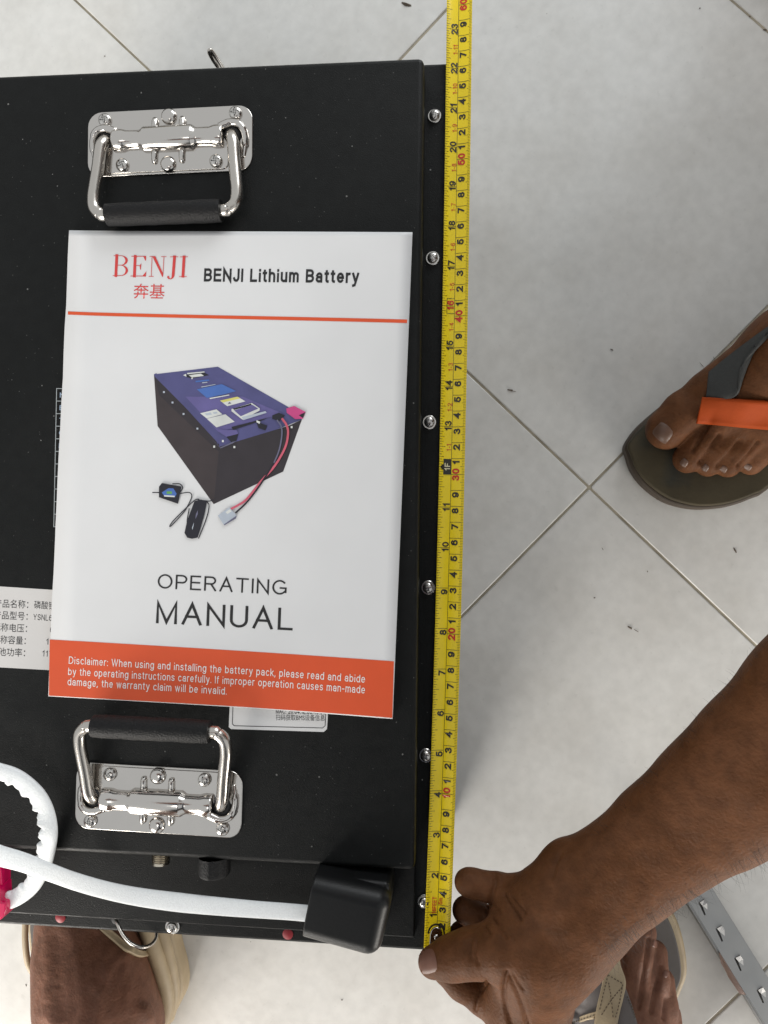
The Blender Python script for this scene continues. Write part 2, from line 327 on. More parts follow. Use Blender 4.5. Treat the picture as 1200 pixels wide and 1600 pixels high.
# ------------------------------------------------------------------ battery box
ZL, ZF, ZS = .2409, .2150, .2195         # lid top, flange top, terminal shelf top
bat = tag(empty('battery_box', (-.155, .22, 0)), 'large black metal battery box lying flat with two steel carry handles and a stepped lid', 'battery')
bat.location = (0, 0, 0)
XL, XR, YT = -.338, .0215, .5035; YB = float(np.mean([P(307,1463.5,ZF)[1], P(640,1486,ZF)[1]])); YSH = float(np.mean([P(472,1455,ZS)[1], P(640,1466,ZS)[1]]))
case = box('case', XL, XR, YB, YT, .0, ZF, M_BOX, bat, .0025)
lid = box('lid', -.318, 0.0, 0.0, .4919, ZF-.004, ZL, M_BOX, bat, .0034, 3)
shelf = box('terminal_shelf', -.3178, -.0006, YSH, .012, ZF-.003, ZS, M_BOX, bat, .0012)
def screw(name, loc, r, m=M_SCREW, parent=bat, washer=True, rotz=None):
    V, F = [], []; mi = []
    def add(vf, q, off=(0,0,0)):
        b = len(V); V.extend([np.array(v)+off for v in vf[0]]); F.extend([tuple(b+i for i in f) for f in vf[1]]); mi.extend([q]*len(vf[1]))
    h0 = 0
    if washer: add(lathe_vf([(r*1.32,0),(r*1.32,r*.22),(r*1.22,r*.30)], 22), 0); h0 = r*.3
    add(lathe_vf([(r,h0),(r,h0+r*.28),(r*.93,h0+r*.45),(r*.74,h0+r*.62),(r*.4,h0+r*.72),(.001*r,h0+r*.74)], 22), 0)
    a0 = random.uniform(0, 1.6) if rotz is None else rotz
    for a in (a0, a0+math.pi/2):
        c, s = math.cos(a), math.sin(a); L, W = r*.64, r*.17; z0, z1 = h0+r*.45, h0+r*.765
        pl = [(-L,-W*.6),(-L*.4,-W),(L*.4,-W),(L,-W*.6),(L,W*.6),(L*.4,W),(-L*.4,W),(-L,W*.6)]
        pl = [(x*c-y*s, x*s+y*c) for x, y in pl]; n = 8
        zt = [z1-.10*r if abs(k-3.5) > 2.6 or k in (3,4) else z1 for k in range(8)]
        vf = ([(x,y,z0) for x, y in pl]+[(x,y,zt[k]+(0 if a == a0 else 2e-5)) for k, (x, y) in enumerate(pl)], [tuple(range(n,2*n))]+[(i,(i+1)%n,n+(i+1)%n,n+i) for i in range(n)])
        add(vf, 1)
    o = mesh(name, V, F, [m, M_DARKREC], parent, smooth=True, mi=mi); o.location = loc
    md = o.modifiers.new('edge', 'EDGE_SPLIT'); md.split_angle = RAD(38); return o
for u, v in ((679,182),(676,404),(671,660),(669,918),(665.5,1180),(663,1408)): screw('flange_screw', P(u, v, ZF), .0034)
screw('flange_screw', P(270, 1447, ZF), .0036)
screw('shelf_screw', P(601, 1380, ZS), .0042)
# red plugs set in the front flange
for u, v, r in ((95,1433,.0034),(450,1459,.0034)):
    o = lathe('red_plug', [(r,0),(r,.0008),(r*.6,.0014),(.0001,.0016)], M_REDPLUG, bat, 18); o.location = P(u, v, ZF-.0002)
# pull rings of wire
ring = [P(u, v, z) for u, v, z in ((181,1437,ZF+.001),(184,1444,.219),(192,1460,.222),(205,1474,.223),(222,1480,.221),(237,1475,.214),(244,1464,.205),(243,1452,.195),(238,1446,.18))]
tube('pull_ring', spline(ring, 8), .0011, M_ROD, bat, 8)
o = lathe('ring_hole', [(.0028,0),(.0028,.0004),(.0022,.0006)], M_DARK, bat, 16); o.location = P(181,1437,ZF-.0001)
ring = [P(u, v, z) for u, v, z in ((352,118,.16),(347,104,.162),(338,90,.165),(331,80,.168),(328,78.5,.169),(327,82,.168),(332,92,.163),(340,104,.158),(350,120,.155))]
tube('pull_ring', spline(ring, 8), .0015, M_ROD, bat, 8)
# threaded socket and ribbed knob standing out of the lid's front wall
prof = [(.0056,0)]
for k in range(6): prof += [(.0056,.0012*k+.0012),(.0049,.0012*k+.0018)]
prof += [(.0056,.0090),(.0042,.0095),(.0040,.007)]
o = lathe('threaded_socket', prof, M_BRASS, bat, 28); o.rotation_euler = (RAD(90),0,0); p = P(251,1340,.231); o.location = (p[0], .001, .2305)
V, F = [], []; NK = 60
for y, rr in ((0,.0100),(.0100,.0100),(.0122,.0088)):
    for k in range(NK):
        a = 2*math.pi*k/NK; r = rr*(.93+.07*(math.cos(3*a) > -.3)); V.append((r*math.cos(a), r*math.sin(a), y))
for i in range(2):
    for k in range(NK): F.append((i*NK+k, i*NK+(k+1)%NK, (i+1)*NK+(k+1)%NK, (i+1)*NK+k))
F.append(tuple(range(2*NK, 3*NK)))
o = mesh('socket_cap', V, F, M_GRIP, bat); bevel(o, .0006, 2, 40); o.rotation_euler = (RAD(90),0,0); p = P(336,1350,.231); o.location = (p[0], -.0005, .2325)
# terminal block behind the rubber boot
pl = [P(u, v, .2230)[:2] for u, v in ((492,1356),(606,1366),(612,1400),(488,1400))]
# labels and print on the lid
stick = prism('name_plate_sticker', [P(u, v, ZL)[:2] for u, v in ((-120,908.5),(150,926),(150,1051),(-120,1036))], ZL-.001, ZL+.0002, M_STICK, bat)
z = ZL+.00026
for s, a, b, h in (('产品名称：',(-9,949),(44,951),13),('产品型号：',(-10,967),(43,969.5),13),('标称电压：',(-11,986),(42,988.5),13),('标称容量：',(-12,1005),(40,1007.5),13),('电池功率：',(-14,1024),(39,1026.5),13)):
    text_on('sticker_text', s, a, b, h, z, M_INK, stick, cjk=True)
text_on('sticker_text', '磷酸铁锂', (53,951), (97,953.5), 12.5, z, M_INK, stick, cjk=True)
for s, a, b in (('YSNL64',(52,968.5),(87,970.5)),('64',(78,988.5),(90,989)),('180',(72,1007),(92,1008)),('11700',(66,1025.5),(96,1027.5))):
    text_on('sticker_text', s, a, b, 9.2, z, M_INK, stick, w=11)
info = prism('bms_sticker', [P(u, v, ZL)[:2] for u, v in ((361,1060),(357.5,1136),(361,1139),(506,1143.5),(511,1139),(516,1060))], ZL-.001, ZL+.0002, M_STICK2, bat)
lines_on('sticker_border', [[(365.5,1062),(363,1131),(366,1134),(504,1137.5),(508,1134),(511,1062)]], 1.1, z, M_INK, info)
text_on('sticker_text', '扫码获取BMS设备信息', (431,1125.5), (507.5,1126.5), 9.5, z, M_INK, info, cjk=True)
text_on('sticker_text', 'MAC: 20:04:1E:60:40:60', (431,1115), (508,1116.5), 7, z, M_INK, info, w=16)
rows = 11; TL, BL = np.array((88.5,607.)), np.array((84.,823.))
pls = [[tuple(TL), tuple(BL)]]
for k in range(rows+1):
    q = TL+(BL-TL)*k/rows; pls.append([tuple(q), (q[0]+60, q[1]+.6)])
lines_on('data_table', pls, 1.1, ZL+.0001, mat('table_print', (.36,.39,.40,1), .5), bat)
M_BLUEW = mat('table_letters', (.35,.45,.58,1), .5)
for k, ch in enumerate('NETCIF'):
    q = TL+(BL-TL)*(k+.72)/rows; text_on('table_letter', ch, (q[0]+5.2, q[1]), (q[0]+12 if ch != 'I' else q[0]+7, q[1]+.1), 7.5, ZL+.00012, M_BLUEW, bat, w=14)

# ---- carry handles (local mm frame: +Y towards the grip)
def handle(c, ax, tilt):
    mm = .001
    q0, q1 = P(*c, ZL), P(c[0]+ax[0], c[1]+ax[1], ZL); ang = math.atan2(q1[1]-q0[1], q1[0]-q0[0])
    pl = rrect(-53,53,-20.5,20.5,9)
    base = prism('carry_handle', [(x*mm, y*mm) for x, y in pl], 0, 1.3*mm, M_CHROME, bat, .0005, 2)
    base.location = (q0[0], q0[1], ZL); base.rotation_euler = (0, 0, ang)
    prism('cover_plate', [(x*mm, y*mm) for x, y in rrect(-38,40,-3,19.2,3.5)], 1.3*mm, 2.1*mm, M_CHROME, base, .0005, 2)
    prof = [(0.5,-35.5),(5.4,-35.5),(6.3,-35),(6.6,-34),(6.6,-30),(6.3,-28.5),(5.7,-26.5),(5.6,-19),(5.9,-17.5),(7.2,-15.6),(7.4,-15),(7.4,15),(7.2,15.6),(5.9,17.5),(5.6,19),(5.7,26.5),(6.3,28.5),(6.6,30),(6.6,34),(6.3,35),(5.4,35.5),(.5,35.5)]
    V, F = lathe_vf([(r*mm, h*mm) for r, h in prof], 28, 'x')
    V = [(x, y*(1.06)-.0010, .0022+zz*(.92 if zz > 0 else .3)) for x, y, zz in V]
    o = mesh('barrel', V, F, M_CHROME, base, smooth=True); o.modifiers.new('edge', 'EDGE_SPLIT').split_angle = RAD(50)
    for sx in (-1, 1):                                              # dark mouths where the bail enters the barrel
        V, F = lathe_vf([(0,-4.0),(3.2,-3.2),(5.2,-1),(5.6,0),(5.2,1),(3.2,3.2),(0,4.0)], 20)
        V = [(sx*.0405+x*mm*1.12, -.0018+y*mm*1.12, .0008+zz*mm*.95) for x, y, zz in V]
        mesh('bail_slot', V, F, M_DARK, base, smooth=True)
        # lip curling round the outer end of the slot
        lip = [(sx*x*mm, y*mm, zz*mm) for x, y, zz in ((33,-5.6,4.2),(40,-8.2,4.0),(46,-6.6,3.8),(48.6,-1,3.2),(48.6,6,2.2),(47.4,12,.8))]
        tube('slot_lip', spline(lip, 6), [.0026]*6+[.0024]*10+[.0020]*8+[.0014]*7, M_CHROME, base, 10)
        for sy in (-1, 1):
            V, F = tube_vf([(sx*.0088, sy*y*mm, zz*mm) for y, zz in ((5,2.6),(9,2.6),(12,2.4),(13.6,1.9),(14.3,1.2))], [.0021,.0021,.0021,.0018,.0008], 10)
            mesh('rib', V, F, M_CHROME, base, smooth=True)
    for sy in (-1, 1):
        o = lathe('rivet', [(.0050,0),(.0050,.0008),(.0046,.0018),(.0036,.0026),(.0022,.0031),(.0001,.0033)], M_CHROME, base, 24); o.location = (0, sy*.0152, .0013 if sy < 0 else .0021)
    for x, y in ((-42.5,-15.2),(41.5,-14.8),(-30.5,14.6),(29.5,14.6)):
        o = screw('screw', (x*mm, y*mm, .0013 if y < 0 else .0021), .0041, parent=base, washer=False)
    # bail: a bent rod; grip on its far run
    half = []
    for x, y, zz in ((40.0,-2.2,.2),(40.6,-.6,3.2),(41.4,2.2,5.4),(42.3,6,6.2),(43.4,18,6.6),(44.8,30,7.2),(45.4,37,7.5),(44.6,43.5,7.7),(40.5,47.5,7.8),(34,48.4,7.8)): half.append((x, y, zz))
    pts = [(-x, y, zz) for x, y, zz in half]+[(x, y, zz) for x, y, zz in half[::-1]]
    def tl(p):
        y, zz = p[1]*math.cos(tilt)-(p[2]-5)*math.sin(tilt), 5+p[1]*math.sin(tilt)+(p[2]-5)*math.cos(tilt); return (p[0]*mm, y*mm, zz*mm)
    def tl0(p): return tl(p) if p[1] > 1 else (p[0]*mm, p[1]*mm, p[2]*mm)
    bail = tube('bail', spline([tl0(p) for p in pts], 6), .0038, M_ROD, base, 16)
    gp = [tl((x, 48.4, 7.8)) for x in np.linspace(-36, 36, 13)]; rr = [.0066]+[.0069+.00012*math.sin(k*2.3) for k in range(11)]+[.0066]
    gr = tube('grip', gp, rr, M_GRIP, base, 22); gr.modifiers.new('edge', 'EDGE_SPLIT').split_angle = RAD(50)
    return base
h1 = handle((265.5, 222), (-100, 4.6), RAD(1.5)); h1['label'] = 'upper carry handle with its grip swung down onto the booklet'
h2 = handle((248, 1249), (100, 6.0), RAD(9)); h2['label'] = 'lower carry handle with its grip swung up beside the orange band'

# ------------------------------------------------------------------ operating manual
ZM = ZL+.0031
man = tag(empty('manual', (0,0,0)), 'white printed operating booklet with an orange band lying on the black lid', 'booklet')
cor = [(108.3,360.2),(644.8,365),(614.3,1120.3),(77.2,1087.2)]
prism('pages', [P(u+(1 if u < 300 else -1.0), v+(1 if v < 500 else -1), ZM)[:2] for u, v in cor], ZL+.0003, ZM-.0003, M_PAGES, man)
def lerp(a, b, t): return (a[0]+(b[0]-a[0])*t, a[1]+(b[1]-a[1])*t)
edge = [lerp(cor[0], cor[1], t) for t in np.linspace(0,1,12)[:-1]]+[lerp(cor[1], cor[2], t) for t in np.linspace(0,1,16)[:-1]]+[lerp(cor[2], cor[3], t) for t in np.linspace(0,1,12)[:-1]]
lf = [lerp(cor[3], cor[0], t) for t in np.linspace(0,1,20)[:-1]]
edge += [(u+1.2*math.sin(math.pi*k/19)**.8+random.uniform(-.5,.5) if k else u, v) for k, (u, v) in enumerate(lf)]
cover = prism('cover', [P(u, v, ZM)[:2] for u, v in edge], ZM-.0003, ZM, M_PAPER, man)
z1 = ZM+.00012
polys_on('colour_band', [([(107,487),(636.5,500),(636.2,505.5),(106.7,492)],0)], z1, [M_ORANGE], man)
polys_on('colour_band', [([(80.3,998.5),(616.2,1031.8),(614.0,1118.7),(78.0,1086.3)],0)], z1, [M_ORANGE], man)
text_on('title_text', 'BENJI Lithium Battery', (318.5,440), (561,443.5), 20.5, z1, M_INK, man, w=19)
text_on('manual_text', 'OPERATING', (246.5,919), (448,929.5), 22.5, z1, M_INK, man, w=10.5)
text_on('manual_text', 'MANUAL', (244,973.5), (457.5,985), 34, z1, M_INK, man, w=11)
z2 = z1+.0001
text_on('disclaimer_text', 'Disclaimer: When using and installing the battery pack, please read and abide', (109,1036.5), (571,1065.5), 11.5, z2, M_WHITE, man, w=11.5)
text_on('disclaimer_text', 'by the operating instructions carefully. If improper operation causes man-made', (108,1054), (571,1082), 11.5, z2, M_WHITE, man, w=11.5)
text_on('disclaimer_text', 'damage, the warranty claim will be invalid.', (107,1070), (354,1085.5), 11.5, z2, M_WHITE, man, w=11.5)
text_on('logo_text', '奔基', (208,466), (256.5,467), 23, z1, M_RED, man, cjk=True)
# serif logo, traced stroke by stroke (8.571 units per photo px)
S = []
def q(x, y): return (165+(x)/8.571, 390+y/8.571)
def bar(x0, y0, x1, y1, wd):
    v = []; f = []; stroke_vf([(x0,y0),(x1,y1)], wd, v, f); S.append(([q(*v[0][:2]), q(*v[1][:2]), q(*v[3][:2]), q(*v[2][:2])], 0))
def bowl(cx, cy, rx, ry, ix, iy):
    S.append(([q(*p) for p in ar(cx, cy, rx, ry, -90, 90)]+[q(*p) for p in ar(cx, cy, ix, iy, 90, -90)], 0))
bar(150,82,136,346,38); bar(112,82,205,82,8); bar(98,347,200,347,8); bar(160,208,205,208,7); bowl(203,145,94,67,60,60); bowl(200,278,99,73,66,66)
bar(396,92,384,352,38); bar(350,90,530,90,9); bar(336,353,535,353,9); bar(400,213,462,213,7)
S += [([q(505,92),q(543,86),q(540,152),q(532,148)],0), ([q(455,213),q(478,180),q(470,270),q(460,262)],0), ([q(490,352),q(545,290),q(536,360),q(490,357)],0)]
bar(622,95,610,355,8); bar(592,92,660,92,7); bar(580,358,640,358,7); S.append(([q(625,88),q(668,92),q(772,330),q(768,364),q(758,364)],0)); bar(782,96,766,350,8); bar(748,95,812,95,7)
bar(924,100,905,330,38); bar(868,97,970,97,7); S.append(([q(924,325),q(920,360),q(900,385),q(870,398),q(840,392),q(822,372),q(830,352),q(850,356),q(852,374),q(866,388),q(880,380),q(886,340),q(888,325)],0))
bar(1052,102,1036,355,38); bar(1000,98,1100,98,7); bar(985,361,1086,361,7)
polys_on('logo_mark', S, z1, [M_RED], man, dz=4e-6)
# printed picture of a battery
C_ = [('print_blue',(.075,.075,.20,1)),('print_black',(.028,.023,.028,1)),('print_brown',(.042,.032,.034,1)),('print_white',(.62,.64,.62,1)),('print_sky',(.06,.14,.42,1)),('print_yellow',(.62,.58,.16,1)),('print_pink',(.55,.06,.22,1)),('print_pale',(.42,.47,.54,1)),('print_deep',(.012,.012,.02,1)),('print_violet',(.115,.10,.27,1)),('print_green',(.12,.33,.08,1)),('print_rose',(.55,.10,.15,1)),('print_mid',(.13,.13,.20,1))]
PM = [mat(n, c, .45, var=.12, vscale=70) for n, c in C_]; ID = {n[6:]: k for k, (n, _) in enumerate(C_)}
def pq(ox, oy, s): return lambda *p: [(ox+p[i]/s, oy+p[i+1]/s) for i in range(0, len(p), 2)]
a, b, c, d = pq(210,540,4.138), pq(230,560,8.571), pq(330,580,7.5), pq(230,720,6.667)
I = [(a(125,185,540,137,1000,400,1085,480,550,690),ID['blue']), (a(125,185,150,520,515,1025,550,690),ID['brown']), (a(550,655,515,1025,965,815,1085,480,1000,520),ID['black']),
 (a(125,185,160,320,530,672,550,690,550,640,140,195),ID['black']), (a(125,185,140,178,530,570,545,590,540,640,520,590,130,200),ID['blue']),
 (a(330,330,700,330,960,440,700,520,545,560),ID['violet']),
 (b(500,222,760,185,830,225,600,270,530,250),ID['deep']), (b(555,225,720,203,760,235,600,255),ID['white']), (b(530,195,765,175,770,187,540,212),ID['white']), (b(480,225,520,205,525,245),ID['white']), (b(590,262,605,250,612,275,592,278),ID['white']),
 (b(645,300,830,282,832,302,650,320),ID['sky']), (b(735,322,805,314,808,325,738,333),ID['pale']), (b(665,415,1000,345,1195,440,1000,490,800,530),ID['sky']), (b(720,380,910,346,920,352,730,388),ID['pale']),
 (b(835,532,1100,485,1104,497,845,545),ID['white']), (c(105,345,310,300,405,355,190,412),ID['white']), (c(105,345,310,300,345,320,140,368),ID['yellow']), (c(195,388,215,360,240,380),ID['mid']),
 (b(710,735,930,683,1010,750,800,805),ID['white']), (b(800,808,1050,750,1175,850,930,925),ID['white']), (b(770,740,850,725,870,752,800,765),ID['pale']), (b(880,725,930,715,945,735,895,745),ID['pale']),
 (c(240,655,680,545,730,520,600,580,260,690),ID['deep']), (c(245,800,320,730,300,690,160,690,90,680,75,700,180,770),ID['violet']), (c(180,770,320,735,300,815,245,840),ID['deep']),
 (c(0,790,110,895,250,830,300,820,250,850,115,905),ID['mid']), (c(530,590,660,640,640,695,560,670),ID['deep']), (c(720,520,800,490,870,520,800,590,720,560),ID['deep']), (c(535,575,580,595,570,620,535,600),ID['white']),
 (c(240,445,480,375,575,440,570,465,370,570,240,470),ID['white']), (c(258,440,470,382,480,400,270,455),ID['deep']), (c(270,460,485,395,555,440,350,530),ID['violet']), (c(360,540,640,470,655,490,380,575),ID['pale']),
 (c(885,440,975,410,1112,480,1080,560,990,565,890,490),ID['pink']), (c(1030,520,1110,482,1080,552),ID['deep'])]
for x, y in ((190,300),(246,368),(318,442),(408,537)): I.append((a(x-6,y-6,x+6,y-6,x+6,y+6,x-6,y+6),ID['pale']))
for x, y in ((38,885),(275,890),(948,658),(140,820)): I.append((c(x-11,y-13,x+11,y-13,x+11,y+13,x-11,y+13),ID['white']))
I += [(d(125,380,125,270,155,232,360,268,325,448),ID['deep']), (d(155,330,225,285,275,288,310,345,290,380,175,360),ID['sky']), (d(205,318,260,318,260,345,205,345),ID['green']), (d(178,358,290,364,288,380,180,372),ID['white']),
 (d(495,420,555,405,625,425,600,560,560,700,530,800,470,812,420,800,392,750,420,620),ID['deep']), (d(510,560,530,515,530,555,505,610),ID['mid']), (d(470,700,490,640,485,680,475,720),ID['pale']),
 (d(740,570,860,485,935,570,800,665),ID['pale']), (d(800,665,935,570,930,600,808,672),ID['mid']), (d(820,535,860,505,885,525,840,555),ID['white'])]
polys_on('battery_picture', I, z1, PM, man, dz=1.4e-5)
def wires(name, pls, wd, m, zz):
    V, F = [], []
    for pl in pls:
        v2 = []; f2 = []; stroke_vf([tuple(p) for p in spline(pl, 5)], wd, v2, f2); b0 = len(V); V.extend([P(x, y, zz) for x, y, _ in v2]); F.extend([tuple(b0+i for i in f[::-1]) for f in f2])
    return mesh(name, V, F, m, man)
wires('picture_wires', [c(780,580,825,650,832,760,800,930,740,1080)], 2.2, PM[ID['mid']], z1+.00062)
wires('picture_wires', [c(840,565,890,640,905,740,870,900,750,1110,590,1290,420,1500,320,1570,240,1612)], 3.4, PM[ID['rose']], z1+.00066)
wires('picture_wires', [c(735,1085,620,1270,500,1440,400,1560,295,1655)], 2.6, PM[ID['deep']], z1+.0007)
wires('picture_wires', [d(60,330,125,330), d(350,340,440,330,468,370,430,460,380,540,250,680,262,640,400,500,500,410,540,400), d(540,408,640,420,690,410), d(625,425,648,470,620,600,540,805), d(440,500,420,620,425,660), d(270,240,340,240,372,280,350,320)], 1.6, PM[ID['deep']], z1+.0006)

Q0, QX, QY = P(*cor[3], ZM), P(*cor[2], ZM)-P(*cor[3], ZM), P(*cor[0], ZM)-P(*cor[3], ZM)
LX, LY = np.linalg.norm(QX), np.linalg.norm(QY); QX, QY = QX/LX, QY/LY
def wave(p):
    a_ = np.clip((p-Q0) @ QX/LX, 0, 1); b_ = np.clip((p-Q0) @ QY/LY, 0, 1)
    return (.0006+.0005*np.sin(2.2+5.3*a_+2.0*b_)+.0005*np.sin(6.1*b_-2.4*a_+.6)+.0042*np.clip((a_-b_-.45)/.55, 0, 1)**2+.0022*np.clip((b_-.86+.2*a_)/.34, 0, 1)**2*a_+.0016*np.clip((.12-a_)/.12, 0, 1)**2*np.sin(np.pi*b_))
for o in man.children:
    bm = bmesh.new(); bm.from_mesh(o.data); co = np.array([v.co[:] for v in bm.verts]); lo_, hi_ = co.min(0), co.max(0)
    for ax_, Lq in ((QX, LX), (QY, LY)):
        ts = (co-Q0) @ ax_
        for k in range(1, int(Lq/.016)+1):
            t_ = k*.016
            if ts.min() < t_ < ts.max(): bmesh.ops.bisect_plane(bm, geom=bm.verts[:]+bm.edges[:]+bm.faces[:], plane_co=Vector(Q0+ax_*t_), plane_no=Vector(ax_), dist=1e-7)
    for v in bm.verts: v.co.z += float(wave(np.array(v.co)))*(1 if v.co.z > ZL+.001 else 0)
    for f in bm.faces: f.smooth = abs(f.normal.z) > .7
    bm.to_mesh(o.data); bm.free()

# ------------------------------------------------------------------ tape measure
tape = tag(empty('tape_measure', (0,0,0)), 'yellow steel tape measure blade stretched along the right edge of the black box', 'tape measure')
ZT = ZF+.0016
cy = [(0,1487),(2,1438),(5,1365.5),(10,1241.5),(15,1115.2),(20,988.5),(30,740.9),(40,493.7),(50,249.3),(60,9.4)]
def cx_px(v): return np.interp(v, [0,150,300,440,580,720,860,990,1120,1270,1420,1487], [717.8,716.4,714.5,712.2,709.2,706,702.4,699.2,696,690.9,684.8,682.0])
pth = np.array([[k*.01, *P(float(cx_px(v)), v, ZT)[:2]] for k, v in cy]); pth = np.vstack([pth, pth[-1]+(pth[-1]-pth[-2])*1.2])
fx = np.polyfit(pth[:,0], pth[:,1], 3); fy = np.polyfit(pth[:,0], pth[:,2], 3)
HW = .0081
def T(s, v, off=0.0):
    """blade coordinates: s along from the hook, v across (-left, +right) -> world"""
    c = np.array([np.polyval(fx, s), np.polyval(fy, s)]); t = np.array([np.polyval(np.polyder(fx), s), np.polyval(np.polyder(fy), s)]); t /= np.linalg.norm(t)
    n = np.array([t[1], -t[0]]); sl = 2*.0021*v/HW**2
    xy = c+n*v*.985; return np.array([xy[0]-n[0]*sl*off, xy[1]-n[1]*sl*off, ZT+.0021*(v/HW)**2+off])
ss = np.linspace(0, .685, 138); vv = np.linspace(-HW, HW, 15); nv = len(vv)
V = [T(s, v) for s in ss for v in vv]; F = [(i*nv+j, i*nv+j+1, (i+1)*nv+j+1, (i+1)*nv+j) for i in range(len(ss)-1) for j in range(nv-1)]
bl = mesh('blade', V, F, M_YEL, tape, smooth=True); sd = bl.modifiers.new('thick', 'SOLIDIFY'); sd.thickness = .00016; sd.offset = -1
def tape_print(name, quads, m, off=.00012):
    V, F = [], []
    for s0, s1, v0, v1 in quads:
        n = max(1, int(abs(v1-v0)/.0018)); m_ = max(1, int(abs(s1-s0)/.008))
        b0 = len(V); V += [T(s0+(s1-s0)*i/m_, v0+(v1-v0)*j/n, off) for i in range(m_+1) for j in range(n+1)]
        F += [(b0+i*(n+1)+j, b0+i*(n+1)+j+1, b0+(i+1)*(n+1)+j+1, b0+(i+1)*(n+1)+j) for i in range(m_) for j in range(n)]
    return mesh(name, V, F, m, tape)
Q = []; hw = .00013; VD = -.0004
for k in range(0, 670):
    s = k*.001
    if k % 10 == 0: Q.append((s-hw, s+hw, VD, HW))
    else: Q.append((s-hw*.8, s+hw*.8, HW-(.0026 if k % 5 == 0 else .0017), HW))
for k in range(0, 26*16):
    s = k*.0254/16
    if k % 16 == 0: Q.append((s-hw, s+hw, -HW, VD))
    else: Q.append((s-hw*.9, s+hw*.9, -HW, -HW+(.0036 if k % 8 == 0 else .0029 if k % 4 == 0 else .0023 if k % 2 == 0 else .0016)))
Q.append((.0, .66, VD-hw, VD+hw))
tape_print('graduation_marks', Q, M_TAPEINK)['kind'] = 'stuff'
NB = {'k': ([], []), 'r': ([], [])}
def tnum(s_txt, s_at, v_base, h, w, key, anchor, off=.00018, xs=1.0):
    """digits run along +s, their tops towards -v"""
    V, F, wd = word_vf(s_txt, w); sc = h/100; Lw = wd*sc*xs
    s0 = {'end': s_at-Lw, 'mid': s_at-Lw/2, 'start': s_at}[anchor]
    vb, fb = NB[key]; b0 = len(vb)
    vb += [T(s0+v[0]*sc*xs, v_base-v[1]*sc, off+v[2]*5e-6) for v in V]; fb += [tuple(b0+i for i in f) for f in F]
for k in range(2, 67):
    s = k*.01
    if k % 10 == 0: tnum(str(k//10), s-.0004, .0049, .0047, 22, 'r', 'end'); tnum('0', s+.0004, .0049, .0047, 22, 'r', 'start')
    else: tnum(str(k % 10), s-.0011, .0049, .0044, 22, 'k', 'end', xs=1.08)
for k in range(1, 27):
    s = k*.0254
    if k == 12: continue
    key = 'r' if k == 16 else 'k'
    if k < 10: tnum(str(k), s-.0008, -.0008, .0044, 20, key, 'end', xs=1.05)
    else: tnum(str(k)[0], s-.0004, -.0008, .0043, 20, key, 'end'); tnum(str(k)[1], s+.0005, -.0008, .0043, 20, key, 'start')
    if 13 <= k < 24: tnum('1-%d' % (k-12), s-.0132, -.0007, .0029, 12, 'r', 'mid')
tnum('16FEET', .0298, -.0013, .0027, 18, 'r', 'mid', xs=.8); tnum('5m', .0325, .0024, .0026, 15, 'r', 'mid', xs=.9)
mesh('black_numerals', *NB['k'], M_TAPEINK, tape)['kind'] = 'stuff'; mesh('red_numerals', *NB['r'], M_TAPERED, tape)['kind'] = 'stuff'
s = 12*.0254; tape_print('foot_marker', [(s-.0049, s+.0049, -.0055, VD-.0002), (s-.0018, s+.0014, -.0066, -.0054), (s-.0008, s+.0005, -.0073, -.0066)], M_TAPEINK, .00024)
NB = {'k': ([], []), 'r': ([], [])}; tnum('1F', s, -.0012, .0036, 17, 'k', 'mid', .0004); mesh('foot_text', *NB['k'], mat('tape_yellow_ink', (.75,.70,.45,1), .4), tape)
s = 16*.0254; tape_print('stud_box', [(s-.0049, s-.0046, -.0053, VD),(s+.0046, s+.0049, -.0053, VD),(s-.0049, s+.0049, -.0054, -.0051)], M_TAPEINK, .0002)
# end hook: a steel tang riveted on the blade with a lip folded over the box edge
hk = []
def tang(pl, off0, off1):
    n = len(pl); V = [T(s, v, off0) for s, v in pl]+[T(s, v, off1) for s, v in pl]
    return V, [tuple(range(n))[::-1], tuple(range(n, 2*n))]+[(i,(i+1)%n,n+(i+1)%n,n+i) for i in range(n)]
pl = [(-.001,-.0046),(-.001,.0046),(.012,.0042)]+[(.0125+.0040*math.sin(RAD(a)), .0040*math.cos(RAD(a))) for a in range(0,181,20)]+[(.012,-.0042)]
pl = [(s, v-.0006) for s, v in pl]
o = mesh('hook', *tang(pl, .0001, .0013), M_CHROME, tape); bevel(o, .0004, 2)
pl = [(.0125+.0058*math.sin(RAD(a)), .0056*math.cos(RAD(a))-.0006) for a in range(-10,191,12)]+[(.0125+.0047*math.sin(RAD(a)), .0046*math.cos(RAD(a))-.0006) for a in range(190,-11,-12)]
mesh('hook_outline', *tang(pl, .00005, .00022), M_TAPEINK, tape)
c0 = T(.0, 0); o = box('hook_lip', -.0068, .0068, -.0012, 0, -.012, .0012, M_CHROME, tape, .0004); o.location = (c0[0], c0[1]-.0006, c0[2]+.001); o.rotation_euler = (0,0,-.06)
for s in (.0045, .0105):
    o = lathe('rivet', [(.0016,0),(.0016,.0003),(.0011,.0008),(.0001,.0010)], M_SCREW, tape, 16); o.location = T(s, -.0006, .0013)

